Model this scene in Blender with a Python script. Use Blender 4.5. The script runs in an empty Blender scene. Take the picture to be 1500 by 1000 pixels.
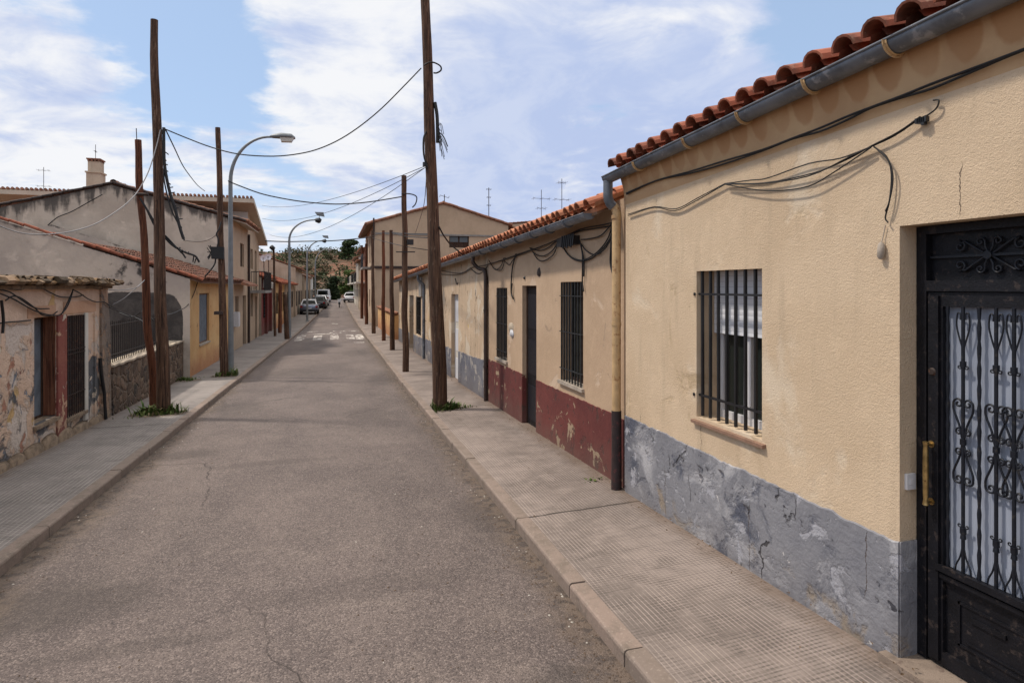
import bpy, math, random
from mathutils import Vector, Matrix
random.seed(7)
C = bpy.context.scene.collection
R = math.radians
# ------------------------------------------------------------------ camera
F_PX, U0, V0, PSI, HC = 900.0, 750.0, 420.0, math.atan(262/900), 2.4
cam_d = bpy.data.cameras.new('camera'); cam = bpy.data.objects.new('camera', cam_d); C.objects.link(cam)
cam.location = (0, 0, HC); cam.rotation_euler = (R(90), 0, -PSI)
cam_d.sensor_width = 36; cam_d.lens = 36*F_PX/1500; cam_d.shift_y = -80/1500
cam_d.clip_end = 3000; cam_d.clip_start = .05
bpy.context.scene.camera = cam
CO, SI = math.cos(PSI), math.sin(PSI)
def at(u, v, X=None, Y=None):
    """point of the place seen at a spot of the photograph, at a known X or Y"""
    a = (u-U0)/F_PX; b = (V0-v)/F_PX
    r = (SI+a*CO, CO-a*SI, b)
    t = X/r[0] if X is not None else Y/r[1]
    return Vector((r[0]*t, r[1]*t, HC+b*t))
# ------------------------------------------------------------------ light
SUN_EL, SUN_AZ = R(58), math.atan2(-.9, .42)      # azimuth measured from +Y towards +X
sc = bpy.context.scene
sc.view_settings.view_transform = 'Standard'; sc.view_settings.look = 'None'
sc.view_settings.exposure = 0.5; sc.view_settings.gamma = 1
sd = Vector((math.sin(SUN_AZ)*math.cos(SUN_EL), math.cos(SUN_AZ)*math.cos(SUN_EL), math.sin(SUN_EL)))
sl = bpy.data.lights.new('sun', 'SUN'); so = bpy.data.objects.new('sun', sl); C.objects.link(so)
sl.energy = 2.2; sl.angle = R(4.0); sl.color = (1, .91, .80)
so.rotation_euler = sd.to_track_quat('Z', 'Y').to_euler(); so.location = sd*60

class NT:
    def __init__(s, nt): s.nt = nt
    def n(s, typ, **kw):
        x = s.nt.nodes.new(typ)
        for k, v in kw.items(): setattr(x, k, v)
        return x
    def put(s, sock, v):
        if isinstance(v, bpy.types.NodeSocket): s.nt.links.new(v, sock)
        elif v is not None:
            try: sock.default_value = v
            except Exception: sock.default_value = (*v, 1) if len(v) == 3 else v
    def m(s, op, a, b=None, c=None, clamp=False):
        x = s.n('ShaderNodeMath', operation=op, use_clamp=clamp)
        s.put(x.inputs[0], a)
        if b is not None: s.put(x.inputs[1], b)
        if c is not None: s.put(x.inputs[2], c)
        return x.outputs[0]
    def vm(s, op, a, b=None):
        x = s.n('ShaderNodeVectorMath', operation=op); s.put(x.inputs[0], a)
        if b is not None: s.put(x.inputs[1], b)
        return x
    def pos(s): return s.n('ShaderNodeNewGeometry').outputs['Position']
    def sep(s, v):
        x = s.n('ShaderNodeSeparateXYZ'); s.put(x.inputs[0], v); return x.outputs
    def comb(s, a, b, c):
        x = s.n('ShaderNodeCombineXYZ')
        for i, v in enumerate((a, b, c)): s.put(x.inputs[i], v)
        return x.outputs[0]
    def sc(s, v, k):
        return s.vm('MULTIPLY', v, k).outputs[0]
    def noise(s, vec, scale, detail=4, rough=.55, dist=0, w=0):
        x = s.n('ShaderNodeTexNoise'); v = vec
        if w: v = s.vm('ADD', vec, (w*7.3, w*3.1, w*5.7)).outputs[0]
        s.put(x.inputs['Vector'], v); x.inputs['Scale'].default_value = scale
        x.inputs['Detail'].default_value = detail; x.inputs['Roughness'].default_value = rough
        x.inputs['Distortion'].default_value = dist
        return x.outputs[0]
    def voro(s, vec, scale, feature='F1', out=0, rnd=1):
        x = s.n('ShaderNodeTexVoronoi', feature=feature); s.put(x.inputs['Vector'], vec)
        x.inputs['Scale'].default_value = scale; x.inputs['Randomness'].default_value = rnd
        return x.outputs[out]
    def step(s, v, a, b, lo=0, hi=1, smooth=True):
        x = s.n('ShaderNodeMapRange'); x.interpolation_type = 'SMOOTHSTEP' if smooth else 'LINEAR'
        s.put(x.inputs[0], v)
        for i, k in zip((1, 2, 3, 4), (a, b, lo, hi)): s.put(x.inputs[i], k)
        return x.outputs[0]
    def mix(s, f, a, b, mode='MIX'):
        x = s.n('ShaderNodeMix', data_type='RGBA', blend_type=mode)
        s.put(x.inputs[0], f); s.put(x.inputs[6], col(a)); s.put(x.inputs[7], col(b)); return x.outputs[2]
    def bump(s, h, strength=.5, dist=.01, normal=None):
        x = s.n('ShaderNodeBump'); s.put(x.inputs['Height'], h)
        x.inputs['Strength'].default_value = strength; x.inputs['Distance'].default_value = dist
        if normal is not None: s.put(x.inputs['Normal'], normal)
        return x.outputs[0]
def col(c):
    return (*c, 1) if isinstance(c, (tuple, list)) and len(c) == 3 else c
def mat(name, rough=.85, metallic=0, spec=.3):
    m = bpy.data.materials.new(name); m.use_nodes = True
    b = m.node_tree.nodes['Principled BSDF']
    b.inputs['Roughness'].default_value = rough; b.inputs['Metallic'].default_value = metallic
    b.inputs['Specular IOR Level'].default_value = spec
    return m, NT(m.node_tree), b
# ------------------------------------------------------------------ sky
def make_world():
    w = bpy.data.worlds.new('World'); sc.world = w; w.use_nodes = True
    t = NT(w.node_tree); bg = w.node_tree.nodes['Background']
    sky = t.n('ShaderNodeTexSky', sky_type='NISHITA'); sky.sun_disc = False
    sky.sun_elevation = SUN_EL; sky.sun_rotation = SUN_AZ; sky.altitude = 800; sky.dust_density = 1.6
    S = SKY_S*2**sc.view_settings.exposure
    d = t.n('ShaderNodeTexCoord').outputs['Generated']
    x, y, z = t.sep(d)[:3]
    den = t.m('ADD', t.m('MAXIMUM', z, 0.0), .17)
    px = t.m('DIVIDE', x, den); py = t.m('DIVIDE', y, den)
    pv = t.comb(px, py, 0)
    n1 = t.noise(t.sc(pv, (.8, 1, 1)), 2.1, 9, .60, .15, w=3)
    n2 = t.noise(pv, 6.5, 7, .62, .4, w=5)
    dens = t.m('ADD', t.m('MULTIPLY', n1, 1.35), t.m('ADD', t.m('MULTIPLY', n2, .33), -.34))
    def blob(u, v, rad, wt, acc):
        q = at(u, v, Y=100)-Vector((0, 0, HC)); q.normalize()
        dt = t.vm('DOT_PRODUCT', d, tuple(q)).outputs[1]
        return t.m('ADD', acc, t.m('MULTIPLY', t.step(dt, math.cos(R(rad)), 1.0), wt))
    for b in BLOBS: dens = blob(*b, dens)
    hi = t.step(z, .48, .85)                      # brighter cloud added overhead, out of view, to lift the shaded walls
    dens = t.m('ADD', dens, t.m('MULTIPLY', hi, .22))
    cm = t.step(dens, .42, .66)
    grey = 0.0
    for b in GREYS: grey = blob(*b, grey)
    gm = t.m('MULTIPLY', t.step(t.m('ADD', grey, t.m('ADD', t.m('MULTIPLY', t.noise(pv, 2.6, 9, .60, .4, w=9), 2.8), -.95)), .35, 1.25), .95)
    cc = t.mix(gm, (.92/S, .93/S, .96/S), (.47/S, .57/S, .83/S))
    cc = t.mix(t.m('MULTIPLY', t.step(t.noise(t.sc(pv, (1, .7, 1)), 3.4, 9, .62, .5, w=17), .42, .66), t.m('MULTIPLY', gm, .55)), cc, (.70/S, .76/S, .91/S))
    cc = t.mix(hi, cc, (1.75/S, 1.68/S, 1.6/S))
    hz = t.step(z, .0, .22)
    blue = t.mix(.65, sky.outputs[0], (.50/S, .67/S, .94/S))
    blue = t.mix(hz, t.mix(.85, blue, (.70/S, .79/S, .93/S)), blue)
    out = t.mix(cm, blue, cc)
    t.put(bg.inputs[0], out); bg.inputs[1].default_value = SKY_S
SKY_S = .1
BLOBS = [(560, 90, 14, .20), (880, 190, 26, .26), (700, 120, 16, .14), (40, 110, 10, .16), (160, 330, 16, .12), (500, 170, 8, .08),
         (240, 20, 9, -.17), (290, 120, 7, -.12), (1330, 20, 12, -.30), (1180, -10, 8, -.2), (200, 205, 5, -.08)]
GREYS = [(950, 240, 30, .75), (620, 330, 14, .25), (40, 90, 7, .3), (720, 60, 10, .2)]
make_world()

# ------------------------------------------------------------------ mesh helpers
class MB:
    def __init__(s): s.v = []; s.f = []; s.sm = []
    def add(s, vs, fs, smooth=False):
        o = len(s.v); s.v += [Vector(p) for p in vs]
        s.f += [tuple(o+i for i in f) for f in fs]; s.sm += [smooth]*len(fs); return s
    def box(s, x0, x1, y0, y1, z0, z1):
        return s.add([(x, y, z) for x in (x0, x1) for y in (y0, y1) for z in (z0, z1)],
                     [(0, 1, 3, 2), (4, 6, 7, 5), (0, 4, 5, 1), (2, 3, 7, 6), (0, 2, 6, 4), (1, 5, 7, 3)])
    def bar(s, a, b, w, h=None, up=(0, 0, 1)):
        a = Vector(a); b = Vector(b); h = h or w; d = (b-a).normalized(); up = Vector(up)
        if abs(d.dot(up)) > .98: up = Vector((1, 0, 0))
        r = d.cross(up).normalized(); u = r.cross(d)
        vs = [p+r*i*w/2+u*j*h/2 for p in (a, b) for i, j in ((-1, -1), (1, -1), (1, 1), (-1, 1))]
        return s.add(vs, [(3, 2, 1, 0), (4, 5, 6, 7), (0, 1, 5, 4), (1, 2, 6, 5), (2, 3, 7, 6), (3, 0, 4, 7)])
    def tube(s, pts, r, seg=8, cap=True, smooth=True, squash=1):
        pts = [Vector(p) for p in pts]; n = len(pts)
        rs = r if isinstance(r, (list, tuple)) else [r]*n
        d0 = (pts[1]-pts[0]).normalized(); up = Vector((0, 0, 1)) if abs(d0.z) < .9 else Vector((1, 0, 0))
        nrm = (up-d0*up.dot(d0)).normalized(); vs = []
        for i, p in enumerate(pts):
            d = (pts[min(i+1, n-1)]-pts[max(i-1, 0)]).normalized()
            nrm = (nrm-d*nrm.dot(d)).normalized(); bi = d.cross(nrm)
            for k in range(seg):
                a = 2*math.pi*k/seg; vs.append(p+(nrm*math.cos(a)+bi*math.sin(a)*squash)*rs[i])
        fs = [(i*seg+k, i*seg+(k+1) % seg, (i+1)*seg+(k+1) % seg, (i+1)*seg+k) for i in range(n-1) for k in range(seg)]
        s.add(vs, fs, smooth)
        if cap: s.add([vs[k] for k in range(seg)][::-1], [tuple(range(seg))]); s.add(vs[-seg:], [tuple(range(seg))])
        return s
    def poly(s, pts, off):
        """extrude a planar polygon by a vector"""
        off = Vector(off); n = len(pts); a = [Vector(p) for p in pts]; b = [p+off for p in a]
        return s.add(a+b, [tuple(range(n))[::-1], tuple(range(n, 2*n))]+[(i, (i+1) % n, n+(i+1) % n, n+i) for i in range(n)])
    def build(s, name, m, parent=None, loc=None):
        o0 = wl(parent) if parent else Vector(loc or (0, 0, 0))
        me = bpy.data.meshes.new(name); me.from_pydata([tuple(v-o0) for v in s.v], [], s.f)
        me.polygons.foreach_set('use_smooth', s.sm); me.materials.append(m); me.update()
        import bmesh
        bm = bmesh.new(); bm.from_mesh(me); bmesh.ops.recalc_face_normals(bm, faces=bm.faces); bm.to_mesh(me); bm.free()
        o = bpy.data.objects.new(name, me); C.objects.link(o)
        if parent: o.parent = parent
        else: o.location = o0
        return o
def wl(o):
    v = Vector((0, 0, 0))
    while o: v += o.location; o = o.parent
    return v
def tag(o, label=None, cat=None, group=None, kind=None):
    for k, v in (('label', label), ('category', cat), ('group', group), ('kind', kind)):
        if v: o[k] = v
    return o
def thing(name, label, cat, loc, group=None):
    o = bpy.data.objects.new(name, None); C.objects.link(o); o.location = loc; o.empty_display_size = .2
    return tag(o, label, cat, group)
def kids(o): return [c for c in bpy.data.objects if c.parent == o]
def dup(o, loc=None, parent=None):
    c = o.copy(); C.objects.link(c); c.parent = parent
    for k in kids(o): dup(k, None, c)
    if loc is not None: c.location = loc
    return c
# ------------------------------------------------------------------ street profile
PR = [(-30, .6), (0, .2), (3, .13), (6, .08), (10, 0), (17, -.14), (25, -.22), (35, -.33), (45, -.4), (60, -.36), (80, -.15), (110, .5), (140, 1.4), (400, 8)]
KL = [(-30, -2.7), (6, -2.68), (13, -2.6), (17.4, -2.57), (20, -2.48), (26.7, -2.35), (35, -2.13), (45, -1.92), (76, -1.18), (90, -.85), (112, -.6)]
def lerp(P, y):
    for (a, b), (c, d) in zip(P, P[1:]):
        if y <= c: return b+(d-b)*(y-a)/(c-a)
    return P[-1][1]
def zk(y): return lerp(PR, y)
def xkl(y): return lerp(KL, y)
def wallz(y): return zk(y)+lerp([(-30, .25), (0, .22), (2.8, .12), (6, .05), (10, .02), (20, 0), (200, 0)], y)
XKR = 1.75

# ------------------------------------------------------------------ materials
def plaster(name, base, var=None, bump=.35, bscale=38, layers=(), lowdirt=.35, dirtcol=(.13, .10, .08), top=None, rough=.92, dist=.012, fine=.5, streak=.25, cracks=0, vlines=()):
    """layers: (colour, scale, lo, hi, seed, zmin, zmax)"""
    m, t, b = mat(name, rough); p = t.pos(); x, y, z = t.sep(p)[:3]
    var = var or tuple(c*.82 for c in base)
    c = t.mix(t.step(t.noise(p, .9, 6, .62, .3, w=1), .35, .68), base, var)
    c = t.mix(t.m('MULTIPLY', t.step(t.noise(p, 7, 6, .6, .2, w=4), .5, .75), .35), c, tuple(q*1.18 for q in base))
    c = t.mix(t.m('MULTIPLY', t.step(t.noise(t.sc(p, (2.2, 2.2, .25)), 3, 5, .6, 0, w=6), .52, .72), streak), c, tuple(q*.55 for q in base))
    h = t.m('ADD', t.m('MULTIPLY', t.noise(p, bscale, 3, .55, .6), 1), t.m('MULTIPLY', t.noise(p, bscale*3.2, 2, .5), fine))
    for (lc, s_, lo, hi, sd_, z0, z1) in layers:
        n = t.noise(p, s_, 8, .62, .5, w=sd_)
        zz = t.step(z, z0-.25, z0+.1) if z0 is not None else None
        if z1 is not None:
            q = t.step(z, z1-.1, z1+.3, 1, 0); zz = q if zz is None else t.m('MULTIPLY', zz, q)
        if zz is not None: n = t.m('MULTIPLY', n, t.m('ADD', t.m('MULTIPLY', zz, .5), .5))
        k = t.step(n, lo, hi); c = t.mix(k, c, lc); h = t.m('SUBTRACT', h, t.m('MULTIPLY', k, .9))
    for (vy, v0, v1) in vlines:
        dy_ = t.m('ABSOLUTE', t.m('SUBTRACT', t.m('ADD', y, t.m('MULTIPLY', t.m('SUBTRACT', t.noise(p, 7, 4, .7), .5), .09)), vy))
        k = t.m('MULTIPLY', t.step(dy_, .0012, .0045, 1, 0), t.m('MULTIPLY', t.step(z, v0-.03, v0+.03), t.step(z, v1-.03, v1+.03, 1, 0)))
        c = t.mix(t.m('MULTIPLY', k, .8), c, (.09, .06, .045)); h = t.m('SUBTRACT', h, k)
    if cracks:
        wv = t.vm('ADD', p, t.sc(t.n_col(p, 3), (.22, .22, .22))).outputs[0]
        e = t.voro(t.sc(wv, (1, 1, .45)), cracks, 'DISTANCE_TO_EDGE')
        k = t.m('MULTIPLY', t.step(e, .004, .013, 1, 0), t.step(t.noise(p, 1.7, 4, .6, 0, w=15), .5, .56)); c = t.mix(t.m('MULTIPLY', k, .85), c, (.03, .028, .03)); h = t.m('SUBTRACT', h, t.m('MULTIPLY', k, 1.5))
    if lowdirt:
        g = t.step(t.m('SUBTRACT', z, t.m('MULTIPLY', t.noise(p, 2.2, 6, .6, .3, w=8), .9)), -.65, .15, 1, 0)
        c = t.mix(t.m('MULTIPLY', g, lowdirt), c, dirtcol)
    t.put(b.inputs['Base Color'], c); t.put(b.inputs['Normal'], t.bump(h, bump, dist))
    return m
def simple(name, base, rough=.6, metallic=0, var=.25, scale=6, bump=0, spec=.4, rust=None):
    m, t, b = mat(name, rough, metallic, spec); p = t.n('ShaderNodeTexCoord').outputs['Object']
    c = t.mix(t.step(t.noise(p, scale, 5, .6, .2), .35, .7), base, tuple(q*(1-var) for q in base))
    if rust: c = t.mix(t.step(t.noise(p, scale*2.3, 6, .65, .3, w=2), .56, .66), c, rust)
    t.put(b.inputs['Base Color'], c)
    if bump: t.put(b.inputs['Normal'], t.bump(t.noise(p, scale*8, 4, .6), bump, .01))
    return m
def tile_mat(name, a, b_, c_, dirt=.3):
    m, t, b = mat(name, .88); p = t.pos()
    g = t.n('ShaderNodeNewGeometry').outputs['Random Per Island']
    c = t.mix(t.step(g, 0, .6, smooth=False), a, b_); c = t.mix(t.step(g, .72, 1, smooth=False), c, c_)
    c = t.mix(t.m('MULTIPLY', t.step(t.noise(p, 5, 7, .65, .3), .48, .66), dirt), c, (.05, .035, .025))
    c = t.mix(t.m('MULTIPLY', t.step(t.noise(p, 21, 5, .65, .3, w=3), .55, .72), .35), c, (.5, .33, .22))
    t.put(b.inputs['Base Color'], c); t.put(b.inputs['Normal'], t.bump(t.noise(p, 60, 4, .6), .3, .006))
    return m
M = {}
def asphalt():
    m, t, b = mat('asphalt', .82, spec=.35); p = t.pos(); x, y, z = t.sep(p)[:3]
    p2 = t.comb(x, y, 0)
    big = t.noise(t.sc(p2, (1, .5, 1)), .55, 7, .62, .4)
    c = t.mix(t.step(big, .34, .66), (.090, .071, .066), (.148, .117, .105))
    c = t.mix(t.m('MULTIPLY', t.step(t.noise(t.sc(p2, (.6, 2.4, 1)), .6, 6, .6, .5, w=2), .5, .68), .35), c, (.085, .066, .062))
    c = t.mix(t.m('MULTIPLY', t.step(t.noise(p2, 2.6, 6, .65, .4, w=5), .5, .7), .3), c, (.205, .165, .142))
    ag = t.n('ShaderNodeTexVoronoi', feature='F1'); t.put(ag.inputs['Vector'], p2); ag.inputs['Scale'].default_value = 98
    cell = t.sep(ag.outputs['Color'])[0]
    c = t.mix(t.m('MULTIPLY', t.step(cell, .68, .98), .45), c, (.32, .26, .23))
    c = t.mix(t.m('MULTIPLY', t.step(cell, .3, .05), .55), c, (.030, .025, .024))
    spk = t.noise(p2, 24, 5, .75, 0, w=3)
    c = t.mix(t.m('MULTIPLY', t.step(spk, .54, .66), .38), c, (.05, .04, .036)); c = t.mix(t.m('MULTIPLY', t.step(spk, .45, .34), .22), c, (.27, .215, .19))
    # cracks
    wv = t.vm('ADD', p2, t.sc(t.n_col(p2, 1.6), (.5, .5, 0))).outputs[0]
    e = t.voro(t.sc(wv, (1, .62, 1)), .42, 'DISTANCE_TO_EDGE')
    gate = t.step(t.noise(p2, .4, 4, .55, 0, w=7), .50, .60)
    k = t.m('MULTIPLY', t.m('MULTIPLY', t.step(e, .0006, .0042, 1, 0), gate), .7)
    c = t.mix(k, c, (.028, .022, .02))
    # oil and dirt blots, earthy dust along the gutters
    k2 = t.m('MULTIPLY', t.step(t.noise(p2, .9, 5, .6, .4, w=11), .63, .72), .55)
    c = t.mix(k2, c, (.045, .037, .034))
    wob = t.m('MULTIPLY', t.m('SUBTRACT', t.noise(p2, 2.2, 7, .7, .6, w=21), .5), 1.9)
    for (bx, by, rx, ry, st) in ((-2.2, 5.4, .9, .42, .75), (-1.2, 4.6, .7, .12, .5), (1.55, 6.35, .28, .55, .6), (-2.1, 10.1, .5, .3, .7), (-1.9, 14.0, .55, .9, .55), (-.9, 9.2, .9, .16, .4), (.7, 12.5, .5, .9, .4), (-1.2, 20, .8, 1.1, .5), (.9, 26, .7, 1.6, .45), (.2, 5.0, .9, .2, .35), (1.35, 18, .4, 1.6, .5)):
        q = t.vm('LENGTH', t.comb(t.m('DIVIDE', t.m('SUBTRACT', x, bx), rx), t.m('DIVIDE', t.m('SUBTRACT', y, by), ry), 0)).outputs[1]
        c = t.mix(t.m('MULTIPLY', t.step(t.m('ADD', q, wob), .5, 1.25, 1, 0), st*.65), c, (.047, .038, .034))
    edge = t.m('MAXIMUM', t.step(t.m('ADD', x, t.m('MULTIPLY', t.noise(p2, 1.8, 5, .6), .5)), 1.62, 2.05), t.step(t.m('ADD', x, t.m('MULTIPLY', t.noise(p2, 1.5, 5, .6, w=2), .7)), -2.3, -1.85, 1, 0))
    c = t.mix(t.m('MULTIPLY', edge, .85), c, t.mix(t.step(t.noise(p2, 9, 5, .7), .45, .6), (.13, .095, .07), (.05, .038, .03)))
    t.put(b.inputs['Base Color'], c)
    h = t.m('ADD', t.m('MULTIPLY', ag.outputs['Distance'], -1.0), t.m('MULTIPLY', spk, 1.1))
    h = t.m('SUBTRACT', h, t.m('MULTIPLY', k, 2))
    t.put(b.inputs['Normal'], t.bump(h, .75, .007)); return m
def _ncol(s, vec, scale):
    x = s.n('ShaderNodeTexNoise'); s.put(x.inputs['Vector'], vec); x.inputs['Scale'].default_value = scale
    x.inputs['Detail'].default_value = 5; return s.vm('SUBTRACT', x.outputs['Color'], (.5, .5, .5)).outputs[0]
NT.n_col = _ncol
def paving(name, a, b_, ylim, sx, g=.034):
    m, t, b = mat(name, .9); p = t.pos(); x, y, z = t.sep(p)[:3]; p2 = t.comb(x, y, 0)
    big = t.noise(p2, .8, 7, .65, .3)
    c = t.mix(t.step(big, .35, .65), a, b_)
    c = t.mix(t.m('MULTIPLY', t.step(t.noise(t.sc(p2, (.7, 1.9, 1)), 2.3, 6, .65, .6, w=4), .52, .68), .5), c, tuple(q*.45 for q in a))
    c = t.mix(t.m('MULTIPLY', t.step(t.noise(p2, 14, 5, .7, .2, w=6), .52, .7), .3), c, tuple(min(1, q*1.45) for q in a))
    on = t.step(y, ylim-.02, ylim+.02, 1, 0)
    wx = t.m('ADD', x, t.m('MULTIPLY', t.m('SUBTRACT', t.noise(p2, 1.2, 2), .5), .012))
    fx = t.m('ABSOLUTE', t.m('SUBTRACT', t.m('FRACT', t.m('DIVIDE', wx, g)), .5))
    fy = t.m('ABSOLUTE', t.m('SUBTRACT', t.m('FRACT', t.m('DIVIDE', y, g)), .5))
    gx = t.step(fx, .32, .42); gy = t.step(fy, .26, .40)
    wear = t.step(t.noise(p2, 3.0, 6, .65, .4, w=9), .32, .62, .12, 1); wear2 = t.step(t.noise(p2, 4.1, 6, .65, .5, w=13), .36, .62, .0, 1)
    gxx = t.m('MULTIPLY', t.m('MULTIPLY', gx, on), wear); gyy = t.m('MULTIPLY', t.m('MULTIPLY', gy, on), wear2)
    c = t.mix(t.m('MULTIPLY', gyy, .7), c, tuple(q*.33 for q in a))
    c = t.mix(t.m('MULTIPLY', gxx, .6), c, tuple(min(1, q*1.6) for q in a))
    # tile joints of 20 cm and long joints between the poured bays
    jx = t.m('ABSOLUTE', t.m('SUBTRACT', t.m('FRACT', t.m('DIVIDE', x, .201)), .5)); jy = t.m('ABSOLUTE', t.m('SUBTRACT', t.m('FRACT', t.m('DIVIDE', y, .201)), .5))
    j = t.m('MULTIPLY', t.step(t.m('MAXIMUM', jx, jy), .485, .497), t.m('MULTIPLY', on, .5))
    bay = t.m('MULTIPLY', t.step(t.m('ABSOLUTE', t.m('SUBTRACT', t.m('FRACT', t.m('DIVIDE', t.m('ADD', y, t.m('MULTIPLY', t.m('SUBTRACT', t.noise(p2, 5, 4), .5), .05)), 6.35)), .928)), .0035, .0015), .85)
    c = t.mix(t.m('MAXIMUM', j, bay), c, (.03, .024, .02))
    wallside = t.step(t.m('MULTIPLY', t.m('ADD', t.m('MULTIPLY', x, sx), t.m('MULTIPLY', t.noise(p2, 3, 5, .6), .35)), 1), 3.05 if sx > 0 else 4.0, 3.4 if sx > 0 else 4.35)
    c = t.mix(t.m('MULTIPLY', wallside, .6), c, (.13, .085, .055))
    t.put(b.inputs['Base Color'], c)
    h = t.m('SUBTRACT', t.m('MULTIPLY', t.noise(p2, 50, 4, .6), .35), t.m('MAXIMUM', gxx, gyy))
    t.put(b.inputs['Normal'], t.bump(h, .6, .005)); return m
def kerb_mat():
    m, t, b = mat('kerb stone', .9); p = t.pos()
    g = t.n('ShaderNodeNewGeometry').outputs['Random Per Island']
    c = t.mix(g, (.19, .152, .128), (.265, .20, .165))
    c = t.mix(t.step(t.noise(p, 6, 7, .65, .3), .42, .66), c, (.17, .135, .11))
    c = t.mix(t.m('MULTIPLY', t.step(t.noise(p, 45, 4, .6), .55, .7), .4), c, (.37, .31, .26))
    t.put(b.inputs['Base Color'], c); t.put(b.inputs['Normal'], t.bump(t.noise(p, 40, 5, .65), .5, .01)); return m
M['asphalt'] = asphalt()
M['pave_r'] = paving('ribbed paving', (.250, .205, .180), (.150, .123, .108), 12.05, 1)
M['pave_l'] = paving('grey ribbed paving', (.25, .222, .205), (.175, .156, .145), 13.0, -1, g=.052)
M['kerb'] = kerb_mat()
def paint_mat():
    m, t, b = mat('worn road paint', .8); p = t.pos()
    n = t.noise(t.sc(p, (1, .4, 1)), 2.9, 7, .7, .8, w=2)
    c = t.mix(t.step(n, .46, .60), (.15, .12, .108), (.58, .54, .49)); t.put(b.inputs['Base Color'], c); return m
M['paint'] = paint_mat()
def earth():
    m, t, b = mat('dry earth', .95); p = t.pos(); y = t.sep(p)[1]
    c = t.mix(t.step(t.noise(p, .05, 8, .65, .5), .46, .62), (.14, .062, .034), (.055, .043, .024))
    c = t.mix(t.step(t.noise(p, .16, 7, .65, .8, w=2), .5, .62), c, (.21, .135, .085))
    c = t.mix(t.step(t.noise(p, .4, 6, .6, .5, w=5), .52, .64), c, (.04, .042, .02))
    t.put(b.inputs['Base Color'], c); t.put(b.inputs['Normal'], t.bump(t.noise(p, .5, 8, .6), .8, .6)); return m
M['earth'] = earth()
# walls
M['stucco'] = plaster('ochre rough stucco', (.63, .485, .335), (.565, .425, .285), bump=.8, bscale=74, dist=.008, fine=.8, lowdirt=.0, streak=.24, vlines=[(4.775, .9, 1.19), (2.42, 2.78, 3.03), (5.9, .9, 1.1)],
                      layers=[((.66, .54, .40), .9, .56, .66, 21, None, None), ((.47, .35, .22), 1.3, .60, .72, 23, None, None), ((.40, .29, .19), 5, .70, .76, 27, None, None)])
M['stucco_jamb'] = M['stucco']
def cornice_mat():
    m, t, b = mat('ochre cornice', .9); p = t.pos(); x, y, z = t.sep(p)[:3]
    c = t.mix(t.step(t.noise(p, 2, 6, .6, .3), .35, .65), (.56, .38, .215), (.47, .30, .165))
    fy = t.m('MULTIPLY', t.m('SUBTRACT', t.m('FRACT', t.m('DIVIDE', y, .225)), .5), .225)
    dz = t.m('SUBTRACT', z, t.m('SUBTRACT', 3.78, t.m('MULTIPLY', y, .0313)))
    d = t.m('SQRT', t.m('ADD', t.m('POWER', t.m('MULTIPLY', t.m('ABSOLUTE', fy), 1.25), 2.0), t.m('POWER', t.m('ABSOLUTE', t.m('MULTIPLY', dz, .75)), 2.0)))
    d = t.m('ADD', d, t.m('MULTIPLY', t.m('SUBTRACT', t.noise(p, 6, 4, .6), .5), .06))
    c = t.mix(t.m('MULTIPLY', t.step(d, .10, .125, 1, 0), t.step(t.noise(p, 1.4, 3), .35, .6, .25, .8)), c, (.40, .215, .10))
    t.put(b.inputs['Base Color'], c); t.put(b.inputs['Normal'], t.bump(t.m('ADD', t.noise(p, 30, 4, .6), t.m('MULTIPLY', t.step(d, .09, .13, 1, 0), .6)), .4, .01)); return m
M['cornice'] = cornice_mat()
M['plinth_grey'] = plaster('flaking grey plinth paint', (.225, .225, .243), (.125, .128, .150), cracks=2.2, vlines=[(4.10, .12, .72), (5.37, .15, .62), (3.0, .5, .9)], bump=.6, bscale=13, fine=.5, dist=.014, lowdirt=.35, streak=.2,
                           layers=[((.38, .375, .39), 1.7, .48, .66, 3, None, None), ((.27, .225, .18), 2.2, .55, .66, 12, None, .45), ((.085, .092, .12), 2.6, .54, .66, 17, None, None), ((.33, .33, .36), 5, .56, .62, 41, None, None), ((.52, .50, .49), 9, .67, .69, 31, None, None), ((.05, .05, .06), 7, .69, .71, 33, None, None)])
M['plaster_pink'] = plaster('sandy pink plaster', (.49, .35, .235), (.42, .295, .195), bump=.3, bscale=20, streak=.12, lowdirt=0,
                            layers=[((.53, .40, .29), 1.3, .58, .66, 4, None, None), ((.36, .26, .18), 3, .65, .7, 9, None, None)])
M['plinth_red'] = plaster('oxblood plinth paint', (.150, .040, .034), (.105, .028, .026), bump=.4, bscale=12, streak=.15, lowdirt=.45,
                          layers=[((.33, .24, .16), 2.9, .60, .615, 14, None, None), ((.085, .035, .03), 5, .56, .64, 6, None, None)])
M['plaster_peel'] = plaster('peeling beige plaster', (.53, .395, .27), (.44, .325, .22), cracks=1.2, bump=.4, bscale=14, streak=.4, lowdirt=.2,
                            layers=[((.56, .47, .36), 1.6, .54, .60, 5, None, None), ((.33, .24, .16), 2.6, .6, .66, 8, None, None), ((.55, .38, .16), 1.1, .6, .66, 15, None, 1.6)])
M['plinth_blue'] = plaster('flaking slate plinth paint', (.17, .17, .19), (.10, .103, .13), cracks=1.8, bump=.6, bscale=12, lowdirt=.4,
                           layers=[((.36, .33, .30), 2.2, .53, .60, 7, None, None), ((.30, .21, .12), 2.9, .6, .66, 11, None, None)])
M['plaster_tan'] = plaster('tan plaster', (.47, .345, .24), (.41, .30, .205), bump=.25, bscale=8, streak=.15, lowdirt=.2)
M['plaster_far'] = plaster('pale plaster', (.50, .41, .31), (.40, .31, .23), bump=.2, bscale=5, streak=.3, lowdirt=.2)
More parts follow.
